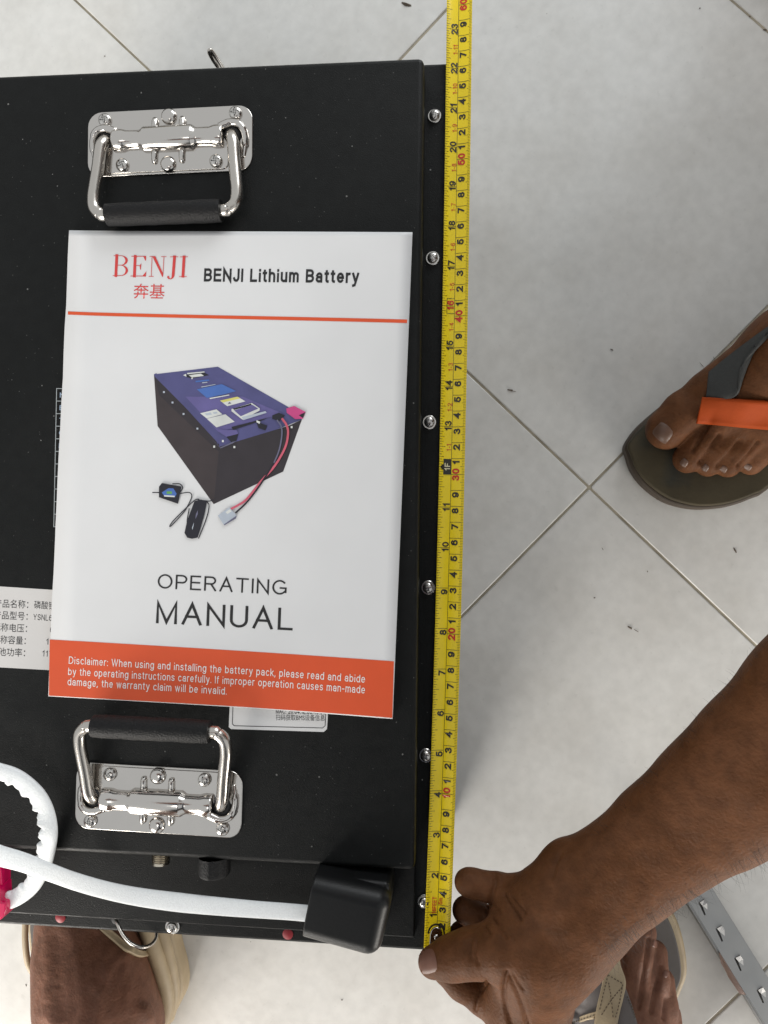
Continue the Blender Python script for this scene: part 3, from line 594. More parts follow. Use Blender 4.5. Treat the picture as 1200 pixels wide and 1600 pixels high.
# ------------------------------------------------------------------ power cable
cab = tag(empty('power_cable', (0,0,0)), 'white braided cable looped between a magenta plug and a black rubber boot', 'cable')
def ribbon(name, pts, wds, wrinkle=0, side=1, th=.34):
    n = 16; C_ = spline([tuple(P(u, v, z)) for u, v, z in pts], n); W = np.interp(np.arange(len(C_))/n, range(len(wds)), wds)/2
    ns = 26; V = []; ph = 0; seed = np.cumsum(rng.uniform(.15, .75, len(C_)))
    for i, c in enumerate(C_):
        t = C_[min(i+1, len(C_)-1)]-C_[max(i-1, 0)]; t = t/np.linalg.norm(t); sdv = np.cross(t, (0,0,1)); sdv /= np.linalg.norm(sdv); up = np.cross(sdv, t)
        wr = wrinkle*(math.sin(seed[i])*.6+math.sin(seed[i]*1.9)*.4)*math.sin(math.pi*min(1, i/len(C_)*1.0))
        for k in range(ns):
            a = 2*math.pi*k/ns; x, y = math.cos(a), math.sin(a)
            x = math.copysign(abs(x)**.8, x); y = math.copysign(abs(y)**.75, y)
            inner = max(0, x*side)**2
            V.append(c+sdv*(x*W[i]+side*wr*inner*.8)+up*(y*W[i]*th*(1+.4*inner*(wr/(wrinkle+1e-9) if wrinkle else 0))+wr*inner*.7))
    F = [(i*ns+k, i*ns+(k+1)%ns, (i+1)*ns+(k+1)%ns, (i+1)*ns+k) for i in range(len(C_)-1) for k in range(ns)]
    return mesh(name, V, F, M_SLEEVE, cab, smooth=True)
ribbon('sleeve', [(-70,1318,.262),(-30,1326,.264),(0,1337,.265),(35,1347,.265),(75,1362,.262),(120,1378,.254),(170,1392,.246),(220,1402,.240),(280,1410,.237),(340,1416,.237),(400,1421,.2375),(450,1424.5,.2375),(490,1428,.2375)],
       [.0125,.0125,.0125,.0118,.0112,.0112,.0112,.0116,.0120,.0113,.0105,.0102,.0102], th=.22)
ribbon('sleeve', [(-60,1196,.262),(-30,1200,.263),(0,1206,.262),(28,1217,.260),(55,1240,.257),(70,1266,.254),(76,1297,.252),(73,1325,.249),(66,1352,.246),(52,1380,.244),(32,1398,.243),(10,1408,.243),(-20,1413,.243)],
       [.0105,.0105,.0102,.0108,.0112,.0112,.0112,.0112,.0110,.0108,.0108,.0106,.0105], wrinkle=.0013, side=1, th=.42)
plug = prism('plug_housing', [P(u, v, .252)[:2] for u, v in [(-110,1372),(-4,1390),(-3,1412),(6,1413),(6,1424),(3,1434),(-2,1440),(-10,1444),(-110,1446)]], .236, .250, M_PINK, cab, .0012, 3)
prism('plug_latch', [P(u, v, .250)[:2] for u, v in [(-110,1345),(-8,1354),(-3,1362),(-2,1388),(-110,1378)]], .236, .247, M_PINK, cab, .001, 2)
# rubber boot over the terminal
ZB = .2610
pl = [P(u, v, ZB)[:2] for u, v in [(489,1374.5),(614,1402),(590,1506),(469.5,1472)]]
boot = prism('terminal_boot', pl, ZS+.0005, ZB, M_BOOT, cab)
bm = bmesh.new(); bm.from_mesh(boot.data); xs = sorted(v.co.x for v in bm.verts); cutx = (xs[3]+xs[4])/2
ee = [e_ for e_ in bm.edges if not all(v.co.x < cutx for v in e_.verts) and not all(v.co.z < ZB-.01 for v in e_.verts)]
bmesh.ops.bevel(bm, geom=ee, offset=.0088, segments=6, profile=.5, affect='EDGES', clamp_overlap=True)
for f in bm.faces: f.smooth = True
bm.to_mesh(boot.data); bm.free(); bevel(boot, .0009, 2, 35)
prism('boot_base', [P(u, v, ZB-.02)[:2] for u, v in [(497,1357),(611,1369),(612,1395),(604,1412),(492,1385)]], ZS+.0002, ZB-.011, M_BOOT, cab, .003, 3)

# ------------------------------------------------------------------ bodies: smooth unions of tapered limbs, polygonised
def axis(*seg):
    """graded grid line positions: (start, step) ... end"""
    out = []
    for (a0, h), nx in zip(seg[:-1], seg[1:]):
        a1 = nx[0] if isinstance(nx, tuple) else nx; k = max(1, int(round((a1-a0)/h))); out += list(a0+(a1-a0)*np.arange(k)/k)
    return np.array(out+[seg[-1]], np.float32)
class Blob:
    def __init__(s, X, Y, Z):
        s.ax = [X, Y, Z]; s.n = np.array([len(X), len(Y), len(Z)]); s.D = np.full(s.n, .03, np.float32)
    def cone(s, a, b, ra, rb, k=.006, fz=1.0):
        a, b = np.array(a, float), np.array(b, float); R = max(ra, rb)+.012+k
        lo, hi = np.minimum(a, b)-R, np.maximum(a, b)+R
        i0 = [int(np.searchsorted(s.ax[q], lo[q])) for q in range(3)]; i1 = [int(np.searchsorted(s.ax[q], hi[q])) for q in range(3)]
        if any(p >= q for p, q in zip(i0, i1)): return
        X, Y, Z = [s.ax[q][i0[q]:i1[q]] for q in range(3)]
        X, Y, Z = X[:,None,None], Y[None,:,None], Z[None,None,:]; d = (b-a).astype(np.float32); a = a.astype(np.float32); L2 = float(d @ d)+1e-12
        t = np.clip(((X-a[0])*d[0]+(Y-a[1])*d[1]+(Z-a[2])*d[2])/L2, 0, 1)
        dist = np.sqrt((X-a[0]-t*d[0])**2+(Y-a[1]-t*d[1])**2+((Z-a[2]-t*d[2])/np.float32(fz))**2)-(np.float32(ra)+np.float32(rb-ra)*t)
        if fz < 1: dist = dist*np.float32(fz*.5+.5)
        sl = tuple(slice(p, q) for p, q in zip(i0, i1)); D = s.D[sl]; k = np.float32(k)
        hh = np.clip(np.float32(.5)+np.float32(.5)*(D-dist)/k, 0, 1); s.D[sl] = D*(1-hh)+dist*hh-k*hh*(1-hh)
    def wchain(s, pts, k=.03, fz=1.0):
        """world points (x, y, z, radius)"""
        for p, q in zip(pts[:-1], pts[1:]): s.cone(p[:3], q[:3], p[3], q[3], k, fz)
    def chain(s, pts, k=.006, fz=1.0):
        """pts: (u, v, z, radius)"""
        w = [(P(u, v, z), r) for u, v, z, r in pts]
        for (a, ra), (b, rb) in zip(w[:-1], w[1:]): s.cone(a, b, ra, rb, k, fz)
    def nets(s):
        D = s.D; n = s.n; S = D < 0; c = [S[i:n[0]-1+i, j:n[1]-1+j, k:n[2]-1+k] for i in (0,1) for j in (0,1) for k in (0,1)]
        al = c[0].copy(); an = c[0].copy()
        for q in c[1:]: al &= q; an |= q
        cell = np.argwhere(an & ~al); idx = np.full(n-1, -1, np.int32); idx[tuple(cell.T)] = np.arange(len(cell))
        acc = np.zeros((len(cell), 3)); cnt = np.zeros(len(cell)); cor = [np.array((i,j,k)) for i in (0,1) for j in (0,1) for k in (0,1)]
        for a in range(8):
            for b in range(a+1, 8):
                if np.abs(cor[a]-cor[b]).sum() != 1: continue
                da = D[tuple((cell+cor[a]).T)]; db = D[tuple((cell+cor[b]).T)]; m = (da < 0) != (db < 0)
                t = np.where(m, da/np.where(m, da-db, 1), 0); acc += m[:,None]*(cor[a]+t[:,None]*(cor[b]-cor[a])); cnt += m
        f_ = cell+acc/cnt[:,None]; V = np.stack([np.interp(f_[:,q], np.arange(n[q]), s.ax[q]) for q in range(3)], 1); F = []
        for ax in range(3):
            o1, o2 = [(1,2),(2,0),(0,1)][ax]; e = np.eye(3, dtype=int)
            lo = [slice(1,-1)]*3; lo[ax] = slice(0,-1); hi = list(lo); hi[ax] = slice(1,None)
            A, B = S[tuple(lo)], S[tuple(hi)]; ed = np.argwhere(A != B); sg = A[tuple(ed.T)]
            off = np.ones(3, int); off[ax] = 0; base = ed+off
            q = [idx[tuple((base-dx).T)] for dx in (e[o1]+e[o2], e[o2], 0*e[0], e[o1])]
            q = np.stack(q, 1); q[~sg] = q[~sg][:, ::-1]; F.append(q)
        F = np.vstack(F); F = F[(F >= 0).all(1)]
        return V, F
def relax(V, F, it=2, lam=.5):
    E = np.vstack([F[:,[0,1]],F[:,[1,2]],F[:,[2,3]],F[:,[3,0]]]); n = len(V); deg = np.bincount(E.ravel(), minlength=n)[:,None]+1e-9
    for _ in range(it):
        acc = np.zeros_like(V)
        for q in range(3): acc[:,q] = np.bincount(E[:,0], V[E[:,1],q], n)+np.bincount(E[:,1], V[E[:,0],q], n)
        V = V+lam*(acc/deg-V)
    return V
def normals(V, F):
    fn = np.cross(V[F[:,2]]-V[F[:,0]], V[F[:,3]]-V[F[:,1]]); N = np.zeros_like(V)
    for c in range(4):
        for q in range(3): N[:,q] += np.bincount(F[:,c], fn[:,q], len(V))
    return N/(np.linalg.norm(N, axis=1)[:,None]+1e-12)
def to_px(V):
    q = (V-CAM) @ R3; return np.stack([600+FPX*q[:,0]/-q[:,2], 800-FPX*q[:,1]/-q[:,2]], 1)
def crease(V, N, pl, wpx, depth):
    """press a skin fold into the upper side along a line measured on the photo"""
    U = to_px(V); up = N[:,2] > .05
    sp = np.array(spline(pl, 6)); best = np.full(len(V), 1e9)
    for a, b in zip(sp[:-1], sp[1:]):
        d = b-a; t = np.clip(((U-a) @ d)/(d @ d+1e-9), 0, 1); best = np.minimum(best, np.linalg.norm(U-a-t[:,None]*d, axis=1))
    return V-N*(depth*np.exp(-(best/wpx)**2)*up)[:,None]
def body_mesh(name, parts, m, parent=None):
    V = np.vstack([p[0] for p in parts]); F = []; b = 0
    for v, f in parts: F.append(f+b); b += len(v)
    F = np.vstack(F); me = bpy.data.meshes.new(name); me.vertices.add(len(V)); me.vertices.foreach_set('co', V.astype(np.float32).ravel())
    me.loops.add(F.size); me.loops.foreach_set('vertex_index', F.ravel().astype(np.int32)); me.polygons.add(len(F)); me.polygons.foreach_set('loop_start', np.arange(0, F.size, 4, dtype=np.int32))
    me.update(calc_edges=True); me.validate(); me.polygons.foreach_set('use_smooth', [True]*len(me.polygons)); return link(name, me, parent, [m])
def bvh_of(o): return BVHTree.FromPolygons([v.co for v in o.data.vertices], [tuple(p.vertices) for p in o.data.polygons])
def hit(bv, u, v):
    d = Vector(R3 @ np.array([(u-600)/FPX, -(v-800)/FPX, -1.0])).normalized(); h = bv.ray_cast(Vector(CAM), d); return h[0], h[1]
def nail(bv, c, ax, ay, m, parent, name='nail', lift=.0004, n=9):
    """plate following the skin; c centre, ax half length (towards the tip), ay half width, photo px"""
    V = []; G = {}
    for i in range(n):
        for j in range(n):
            s, t = -1+2*i/(n-1), -1+2*j/(n-1); e = math.sqrt(max(0, 1-.42*t*t)) if s < 0 else math.sqrt(max(0, 1-.30*t*t))
            w_ = 1-.10*(s < 0)*abs(s); u, v = c[0]+ax[0]*s*e+ay[0]*t*w_, c[1]+ax[1]*s*e+ay[1]*t*w_
            h, nn = hit(bv, u, v)
            if h is None: continue
            ed = max(abs(s), abs(t)); G[i,j] = len(V); V.append(np.array(h)+np.array(nn)*(lift*(1.0 if ed < .99 else -.4)+.0004*(1-t*t)))
    F = [(G[i,j], G[i+1,j], G[i+1,j+1], G[i,j+1]) for i in range(n-1) for j in range(n-1) if all(k in G for k in ((i,j),(i+1,j),(i+1,j+1),(i,j+1)))]
    o = mesh(name, V, F, m, parent, smooth=True); me = o.data
    bm = bmesh.new(); bm.from_mesh(me); bmesh.ops.recalc_face_normals(bm, faces=bm.faces)
    if sum(f.normal.z for f in bm.faces) < 0: bmesh.ops.reverse_faces(bm, faces=bm.faces)
    bm.to_mesh(me); bm.free(); return o
def strap(name, bv, e0, e1, m, parent, lift=.003, zdef=.05, th=.0022, n=18, w_=8):
    """band between two photo edges, lying on the foot"""
    A, B = spline(e0, n), spline(e1, n); k = min(len(A), len(B)); Z = np.full((k, w_), np.nan)
    uv = [[(A[i]*(1-j/(w_-1))+B[i]*j/(w_-1)) for j in range(w_)] for i in range(k)]
    for i in range(k):
        for j in range(w_):
            h, nn = hit(bv, *uv[i][j])
            if h is not None: Z[i,j] = h[2]+lift
    for _ in range(60):
        bad = np.isnan(Z)
        if not bad.any(): break
        if bad.all(): Z[:] = zdef; break
        Zp = np.pad(Z, 1, constant_values=np.nan); st = np.stack([Zp[:-2,1:-1],Zp[2:,1:-1],Zp[1:-1,:-2],Zp[1:-1,2:]])
        with np.errstate(all='ignore'):
            import warnings; warnings.simplefilter('ignore'); av = np.nanmean(st, 0)
        Z[bad] = av[bad]-.0012
    for _ in range(6):
        Zp = np.pad(Z, 1, mode='edge'); Z = np.maximum(Z, .25*(Zp[:-2,1:-1]+Zp[2:,1:-1]+Zp[1:-1,:-2]+Zp[1:-1,2:]))
    V = [P(*uv[i][j], Z[i,j]) for i in range(k) for j in range(w_)]
    F = [(i*w_+j, i*w_+j+1, (i+1)*w_+j+1, (i+1)*w_+j) for i in range(k-1) for j in range(w_-1)]
    o = mesh(name, V, F, m, parent, smooth=True)
    bm = bmesh.new(); bm.from_mesh(o.data)
    if sum(f.normal.z for f in bm.faces) < 0: bmesh.ops.reverse_faces(bm, faces=bm.faces)
    bm.to_mesh(o.data); bm.free(); sd = o.modifiers.new('thick', 'SOLIDIFY'); sd.thickness = th; sd.offset = -1; return o
def px_prism(name, pts, zref, z0, z1, m, parent, bv=0, n=5, inset=None):
    sp = spline([tuple(P(u, v, zref)[:2]) for u, v in pts], n, closed=True); return prism(name, [tuple(p) for p in sp], z0, z1, m, parent, bv, 3)

# ---- the kneeling helper on the right: left forearm and hand, left foot
arm = Blob(axis((-.02,.0012),(.20,.0015),(.33,.009),1.15), axis((-.20,.0012),(.075,.004),(.19,.0017),(.40,.009),.95), axis((0,.0016),(.066,.004),(.185,.0012),(.282,.009),1.2))
arm.chain([(1560,905,.33,.050),(1420,1015,.295,.052),(1300,1110,.278,.0450),(1198,1194,.266,.0392),(1120,1252,.256,.0345),(1040,1310,.248,.0300),(979,1362,.242,.0278),(900,1425,.236,.0305),(852,1470,.230,.0335)], .012, .84)
arm.chain([(980,1352,.243,.022),(890,1352,.236,.0128)], .012); arm.chain([(888,1350,.235,.0118),(884,1350,.234,.0118)], .008)
arm.chain([(880,1410,.232,.024),(826,1421,.224,.0190)], .012); arm.chain([(838,1500,.228,.0290),(824,1565,.214,.0245),(818,1606,.208,.0215)], .014)
arm.chain([(884,1480,.238,.0235),(830,1488,.242,.0205),(790,1484,.2405,.0160),(738,1489,.2350,.0132),(706,1497,.2310,.0116),(677,1503.5,.2278,.0094)], .007)
arm.chain([(834,1410,.222,.0145),(778,1389,.218,.0098)], .005); arm.chain([(778,1389,.218,.0097),(738,1380,.2155,.0088),(731,1378,.2150,.0085)], .002)
arm.chain([(820,1456,.213,.0140),(772,1446,.209,.0100),(728,1422,.2060,.0088)], .002)
arm.chain([(820,1480,.205,.0140),(770,1470,.201,.0110),(722,1461,.1985,.0088)], .002)
arm.chain([(832,1618,.208,.0160),(800,1583,.2065,.0125),(756,1556,.2060,.0112),(722,1535,.2065,.0102),(697,1517,.2075,.0086)], .004)
arm.chain([(1041,671,.0385,.0170),(1070,645,.041,.0178),(1105,620,.045,.0180),(1150,606,.052,.025)], .006)
arm.chain([(1074,717,.0345,.0122),(1096,693,.043,.0106),(1140,655,.047,.0125)], .003); arm.chain([(1106,724,.0335,.0113),(1126,700,.043,.0100),(1165,662,.047,.0120)], .003)
arm.chain([(1137,726,.033,.0109),(1158,702,.042,.0097),(1190,668,.046,.0120)], .003); arm.chain([(1173,723,.032,.0105),(1195,704,.040,.0098),(1230,676,.043,.0120)], .003)
arm.chain([(1150,612,.052,.0285),(1235,555,.072,.036),(1330,478,.085,.038),(1390,430,.06,.034)], .014); arm.chain([(1205,655,.048,.0200),(1290,590,.056,.029),(1390,470,.055,.033)], .014)
# the rest of the helper, outside the frame
el_ = P(1420,1015,.295); an_ = P(1350,455,.10); hipx = an_[0]+.30
arm.wchain([(*P(1560,905,.33),.050),(an_[0]+.20,an_[1]-.16,.52,.055),(an_[0]+.18,an_[1]-.10,.72,.065),(an_[0]+.20,an_[1]+.05,.76,.075)])
arm.wchain([(an_[0],an_[1],.12,.038),(an_[0]-.02,an_[1],.25,.052),(an_[0]-.05,an_[1]-.01,.44,.055),(hipx,an_[1]+.08,.30,.085),(hipx+.04,an_[1]+.17,.30,.12)])
arm.wchain([(hipx+.04,an_[1]+.17,.30,.12),(hipx+.02,an_[1]+.16,.50,.13),(an_[0]+.20,an_[1]+.14,.72,.12),(an_[0]+.16,an_[1]+.14,.85,.055),(an_[0]+.11,an_[1]+.14,.95,.075),(an_[0]+.09,an_[1]+.14,1.02,.085)])
arm.wchain([(hipx+.04,an_[1]+.25,.30,.085),(an_[0]-.03,an_[1]+.33,.45,.055),(an_[0]+.06,an_[1]+.36,.10,.038),(an_[0]+.06,an_[1]+.36,.05,.038),(an_[0]-.06,an_[1]+.40,.03,.030)])
arm.wchain([(an_[0]+.20,an_[1]+.22,.76,.075),(an_[0]+.10,an_[1]+.38,.60,.05),(an_[0]-.02,an_[1]+.34,.46,.04),(an_[0]-.06,an_[1]+.32,.47,.03)])
V, F = arm.nets(); V = relax(V, F, 2, .5); N = normals(V, F)
for pl, w_, dp in (([(751,1434),(757,1446),(765,1458)],2.4,.0015), ([(761,1424),(775,1442),(792,1464)],2.5,.0020), ([(770,1416),(776,1420),(782,1428)],2,.0008), ([(788,1398),(797,1414),(813,1438)],2.6,.0018), ([(798,1400),(808,1412),(820,1426)],2.4,.0014),
    ([(776,1440),(790,1452),(806,1470)],2,.0007), ([(772,1362),(774,1380),(768,1398),(764,1416)],3.0,.0024), ([(762,1533),(750,1552),(743,1580)],2.6,.0016), ([(792,1520),(786,1552),(790,1580),(798,1605)],3.2,.0026), ([(796,1525),(812,1562),(826,1602)],2.6,.0016), ([(800,1520),(818,1548)],2.2,.0012),
    ([(736,1470),(734,1486),(737,1500)],2.4,.0013), ([(728,1472),(727,1488)],2,.0006), ([(744,1472),(743,1492),(748,1508)],2.2,.0012), ([(712,1480),(714,1492)],2,.0004), ([(862,1372),(868,1352),(876,1334)],3,.0010), ([(905,1392),(950,1352),(1000,1300)],16,.0010), ([(880,1420),(940,1368),(1010,1302)],14,-.0010)):
    V = crease(V, N, pl, w_, dp)
for pl in ([(1050,648),(1062,660)],[(1056,642),(1069,655)],[(1086,690),(1100,702)],[(1116,698),(1130,709)]): V = crease(V, N, pl, 1.6, .0006)
for pl in ([(1094,724),(1108,704),(1124,680)],[(1122,729),(1138,712),(1156,690)],[(1154,728),(1168,713),(1184,692)],[(1083,704),(1094,684),(1112,655)]): V = crease(V, N, pl, 3.0, .0032)
helper = body_mesh('person', [(V, F)], M_SKIN)
tag(helper, 'crouching person reaching in with a bare brown forearm, foot in a sandal with orange strap', 'person')
bvA = bvh_of(helper)
nail(bvA, (668,1502), (-14,2.5), (4,21), M_NAIL, helper, 'thumbnail')
nail(bvA, (1036,676), (-8.5,10), (11.5,10.5), M_NAILD, helper, 'toenail')
for c, ax, ay in (((1069,723),(-3.6,5),(4.8,4)),((1102,731),(-3.2,4.6),(4.4,3.5)),((1131,733),(-3,4.2),(4.4,3.2)),((1169,730),(-3.5,3.8),(4.6,3.2))): nail(bvA, c, ax, ay, M_NAILD, helper, 'toenail')
# body hair along the forearm
V, F = [], []
def hairs(n, edge, spread, L, bend):
    for _ in range(n):
        t = random.random(); i = t*(len(edge)-1); k = int(min(i, len(edge)-2)); u, v = lerp(edge[k], edge[k+1], i-k)
        u += random.uniform(*spread)*.65; v += random.uniform(*spread)*.76
        h, nn = hit(bvA, u, v)
        if h is None: continue
        h = np.array(h); d = P(u+bend[0]+random.uniform(-5,5), v+bend[1]+random.uniform(-5,5), h[2])-h; d /= np.linalg.norm(d); nn = np.array(nn); l = L*random.uniform(.5,1.2); cu = random.uniform(-.6,.6); sd = np.array([-d[1], d[0], 0])
        pts = [h+d*l*s+nn*l*.55*s*(1-.5*s)+sd*l*cu*s*s for s in (0,.35,.7,1)]
        v2, f2 = tube_vf(pts, [.00006,.00006,.00004,.00002], 3, cap=False); b = len(V); V.extend(v2); F.extend([tuple(b+q for q in f) for f in f2])
low = [(945,1492),(965,1468),(1000,1438),(1050,1408),(1085,1386),(1150,1348),(1196,1324)]
hairs(40, low, (-30,-4), .0060, (9,10)); hairs(150, low, (-4,1), .0105, (8,9))
hairs(70, [(930,1308),(985,1254),(1060,1176),(1120,1104),(1195,1012)], (-1,5), .006, (-6,-8))
tag(mesh('arm_hair', V, F, M_HAIR, helper), None, None, None, 'stuff')
# its sandal
so = px_prism('sandal', [(979,698),(983,712),(991,735),(1008,758),(1036,780),(1064,791),(1098,796),(1139,792),(1178,779),(1205,764),(1290,690),(1380,560),(1445,440),(1425,385),(1370,385),(1290,440),(1200,512),(1140,556),(1085,598),(1040,630),(1005,660),(988,680)], .022, .001, .017, M_OLIVER, helper, .003)
px_prism('footbed', [(981,697),(986,711),(994,732),(1011,754),(1039,775),(1066,785.5),(1098,790.5),(1138,786.5),(1177,773),(1203,758),(1288,684),(1376,558),(1440,442),(1420,391),(1372,391),(1292,446),(1203,517),(1143,561),(1088,603),(1043,634),(1007,664),(990,682)], .022, .0168, .0225, M_OLIVE, so, .002)
strap('grey_strap', bvA, [(1107,581),(1140,554),(1172,530),(1210,503),(1260,470)], [(1103,622),(1128,624),(1149,616),(1156,572),(1180,540)], M_GREYSTRAP, so, .003)
strap('orange_strap', bvA, [(1097,620.5),(1130,622.5),(1165,625.5),(1200,629),(1250,634)], [(1089,662),(1125,665),(1165,669),(1200,672),(1250,677)], M_ORSTRAP, so, .0045)

# ---- the photographer at the bottom: both feet in tan sandals
lf = Blob(axis((-.48,.009),(-.31,.0019),(-.085,.009),(.115,.0019),(.30,.009),.50), axis((-.75,.009),(-.40,.0019),(-.06,.009),.42), axis((0,.0017),(.095,.004),(.13,.009),1.5))
lf.chain([(132,1385,.045,.030),(128,1440,.055,.0345),(146,1530,.070,.0410),(154,1590,.080,.0430),(158,1640,.065,.040),(160,1690,.045,.036)], .016)
lf.chain([(104,1500,.072,.026),(108,1570,.08,.026)], .014); lf.chain([(196,1545,.055,.018),(208,1595,.06,.021)], .014)
lf.chain([(1003,1456,.045,.0118),(994,1496,.054,.0122),(985,1540,.055,.0150),(985,1600,.062,.026)], .004); lf.chain([(1024,1488,.0415,.0098),(1024,1530,.050,.0108),(1014,1580,.053,.0150),(1000,1640,.062,.026)], .004)
lf.chain([(1035,1532,.040,.0100),(1036,1572,.047,.0115),(1028,1620,.051,.0150),(1005,1690,.06,.028)], .004); lf.chain([(1044,1585,.039,.0105),(1046,1630,.045,.0120),(1035,1680,.05,.018)], .004)
lf.chain([(932,1452,.044,.0150),(940,1500,.048,.0155),(950,1560,.055,.022),(965,1640,.065,.034)], .006); lf.chain([(975,1610,.062,.032),(985,1700,.075,.038),(995,1790,.06,.036)], .014)
la, ra = P(155,1625,.085), P(988,1720,.075)
for an, sx in ((la, -1), (ra, 1)):
    lf.wchain([(an[0],an[1]-.010,.07,.034),(an[0],an[1]-.045,.12,.034),(an[0],an[1]-.12,.24,.048),(an[0],an[1]-.15,.32,.054),(an[0]-sx*.01,an[1]-.17,.47,.055),(.01+sx*.13,an[1]-.10,.66,.075),(.01+sx*.10,-.42,.84,.090)])
    lf.wchain([(.01+sx*.13,.06,1.15,.07),(.01+sx*.21,.10,1.12,.062),(.01+sx*.34,.12,.92,.045),(.01+sx*.15,.18,.815,.032),(.01+sx*.07,.18,.785,.028),(.01+sx*.05,.22,.775,.020)])
lf.wchain([(.01,-.42,.86,.12),(.01,-.22,1.02,.125),(.01,.02,1.13,.125),(.01,.16,1.17,.055),(.01,.21,1.18,.075),(.01,.27,1.14,.080),(.01,.28,1.08,.045)])
V, F = lf.nets(); V = relax(V, F, 2); N = normals(V, F)
for pl in ([(1014,1468),(1009,1505),(1003,1545),(998,1575)],[(1032,1512),(1025,1545),(1018,1580)],[(1042,1560),(1038,1590)]): V = crease(V, N, pl, 3.5, .0030)
for pl, dp in (([(110,1455),(122,1510),(128,1560),(126,1610)],-.0009),([(88,1462),(92,1510),(98,1580)],.0007),([(150,1462),(155,1520),(152,1600)],.0005),([(190,1480),(200,1530),(196,1580)],-.0009),([(172,1500),(182,1540),(176,1600)],.0007),([(215,1475),(175,1510),(158,1560),(150,1610)],-.0012),([(200,1500),(182,1540),(178,1590)],-.0008),([(70,1460),(75,1510),(70,1560)],-.0008)): V = crease(V, N, pl, 8, dp)
for k in range(26):
    y_ = 1458+k*5.6; V = crease(V, N, [(58+3*math.sin(k*1.7),y_+random.uniform(-2,2)),(76,y_+3+random.uniform(-2,2)),(96+8*math.sin(k*2.9),y_+9+random.uniform(-3,3))], 1.8, random.uniform(.0003,.0009))
for c_, r_, d_ in (((228,1585),13,-.0035),((84,1592),15,-.0030),((150,1545),9,-.0012)): V = crease(V, N, [(c_[0]-3,c_[1]-4),(c_[0]+3,c_[1]+4)], r_, d_)
ph = body_mesh('person', [(V, F)], M_SKIN2); tag(ph, 'standing person at the bottom of whom only two brown feet in tan leather sandals show', 'person')
bvB = bvh_of(ph)
for c, ax, ay in (((1008,1442),(1.2,-5),(7,1.5)),((1023.5,1475),(2,-5.5),(4.5,2.4)),((1040,1522),(2,-5),(5,1.5))): nail(bvB, c, ax, ay, M_NAIL, ph, 'toenail')
s1 = px_prism('sandal', [(37,1440),(36,1470),(40,1500),(52,1526),(66,1560),(85,1620),(120,1700),(170,1730),(215,1690),(245,1635),(268,1592),(281,1562),(280,1530),(270,1490),(262,1450),(240,1390),(190,1340),(120,1335),(60,1380)], .03, .001, .024, M_TAN, ph, .005)
px_prism('footbed', [(45,1440),(44,1470),(48,1498),(60,1522),(72,1560),(92,1615),(125,1690),(168,1718),(205,1680),(230,1630),(246,1592),(252,1565),(248,1530),(238,1490),(228,1450),(212,1400),(180,1355),(125,1350),(70,1390)], .03, .0235, .0262, M_INSOLE, s1, .001)
tube('heel_band', spline([tuple(P(u, v, z)) for u, v, z in ((226,1440,.048),(236,1470,.048),(248,1505,.046),(259,1545,.042),(260,1575,.038),(250,1605,.036),(232,1640,.034))], 6), .0072, M_TAN, s1, 12)
tube('side_seam', spline([tuple(P(u, v, z)) for u, v, z in ((248,1440,.040),(259,1480,.040),(268,1520,.038),(271,1555,.034),(262,1590,.030))], 6), .0060, M_TAN, s1, 12)
tube('outer_rim', spline([tuple(P(u, v, z)) for u, v, z in ((40,1435,.045),(39.5,1470,.045),(44,1505,.042),(57,1530,.036),(66,1560,.03))], 6), .0027, M_TAN, s1, 10)
strap('ankle_strap', bvB, [(158,1440),(178,1456),(200,1474),(222,1485),(240,1482)], [(150,1446),(172,1464),(198,1484),(222,1494),(242,1490)], M_TAN, s1, .004, zdef=.05)
s2 = px_prism('sandal', [(1010,1398),(1040,1413),(1062,1445),(1075,1490),(1078,1530),(1067,1562),(1056,1590),(1056,1640),(1060,1720),(1030,1800),(975,1815),(925,1780),(905,1700),(885,1620),(880,1540),(900,1450),(940,1405),(975,1392)], .028, .001, .022, M_TAN, ph, .004)
px_prism('footbed', [(1008,1408),(1032,1421),(1051,1450),(1063,1492),(1066,1530),(1056,1558),(1046,1590),(1046,1640),(1050,1715),(1024,1788),(976,1803),(933,1770),(914,1700),(895,1620),(890,1542),(908,1458),(944,1415),(976,1403)], .028, .0215, .0255, M_INSOLE, s2, .0015)
strap('grey_upper', bvB, [(930,1528),(912,1555),(893,1585),(872,1620),(850,1660)], [(950,1524),(948,1560),(945,1600),(940,1640),(938,1690)], M_UPPER, s2, .003, zdef=.04)
strap('grey_upper', bvB, [(972,1530),(982,1555),(992,1585),(1001,1620),(1008,1660)], [(952,1524),(950,1560),(948,1600),(946,1640),(944,1690)], M_UPPER, s2, .003, zdef=.04)
strap('thong_strap', bvB, [(961,1487),(955,1505),(947,1517),(940,1545),(931,1580),(926,1620)], [(967,1487),(970,1508),(978,1534),(974,1560),(966,1592),(962,1620)], M_TAN, s2, .0065, zdef=.06, th=.003)
strap('thong_branch', bvB, [(932,1580),(915,1585),(900,1591),(884,1598)], [(926,1592),(914,1594),(902,1599),(886,1606)], M_TAN, s2, .006, zdef=.05)
M_STITCH = mat('brown_thread', (.13,.10,.065,1), .8)
V, F = [], []
def stitch(pl, zoff=.009):
    sp = spline(pl, 10); L = 0
    for a_, b_ in zip(sp[:-1:2], sp[1::2]):
        ha, hb = hit(bvS, *a_)[0], hit(bvS, *b_)[0]
        if ha is None or hb is None: continue
        v2, f2 = tube_vf([np.array(ha)+(0,0,.0004), np.array(hb)+(0,0,.0004)], .0004, 5); b0 = len(V); V.extend(v2); F.extend([tuple(b0+i for i in f) for f in f2])
dg = bpy.context.evaluated_depsgraph_get()
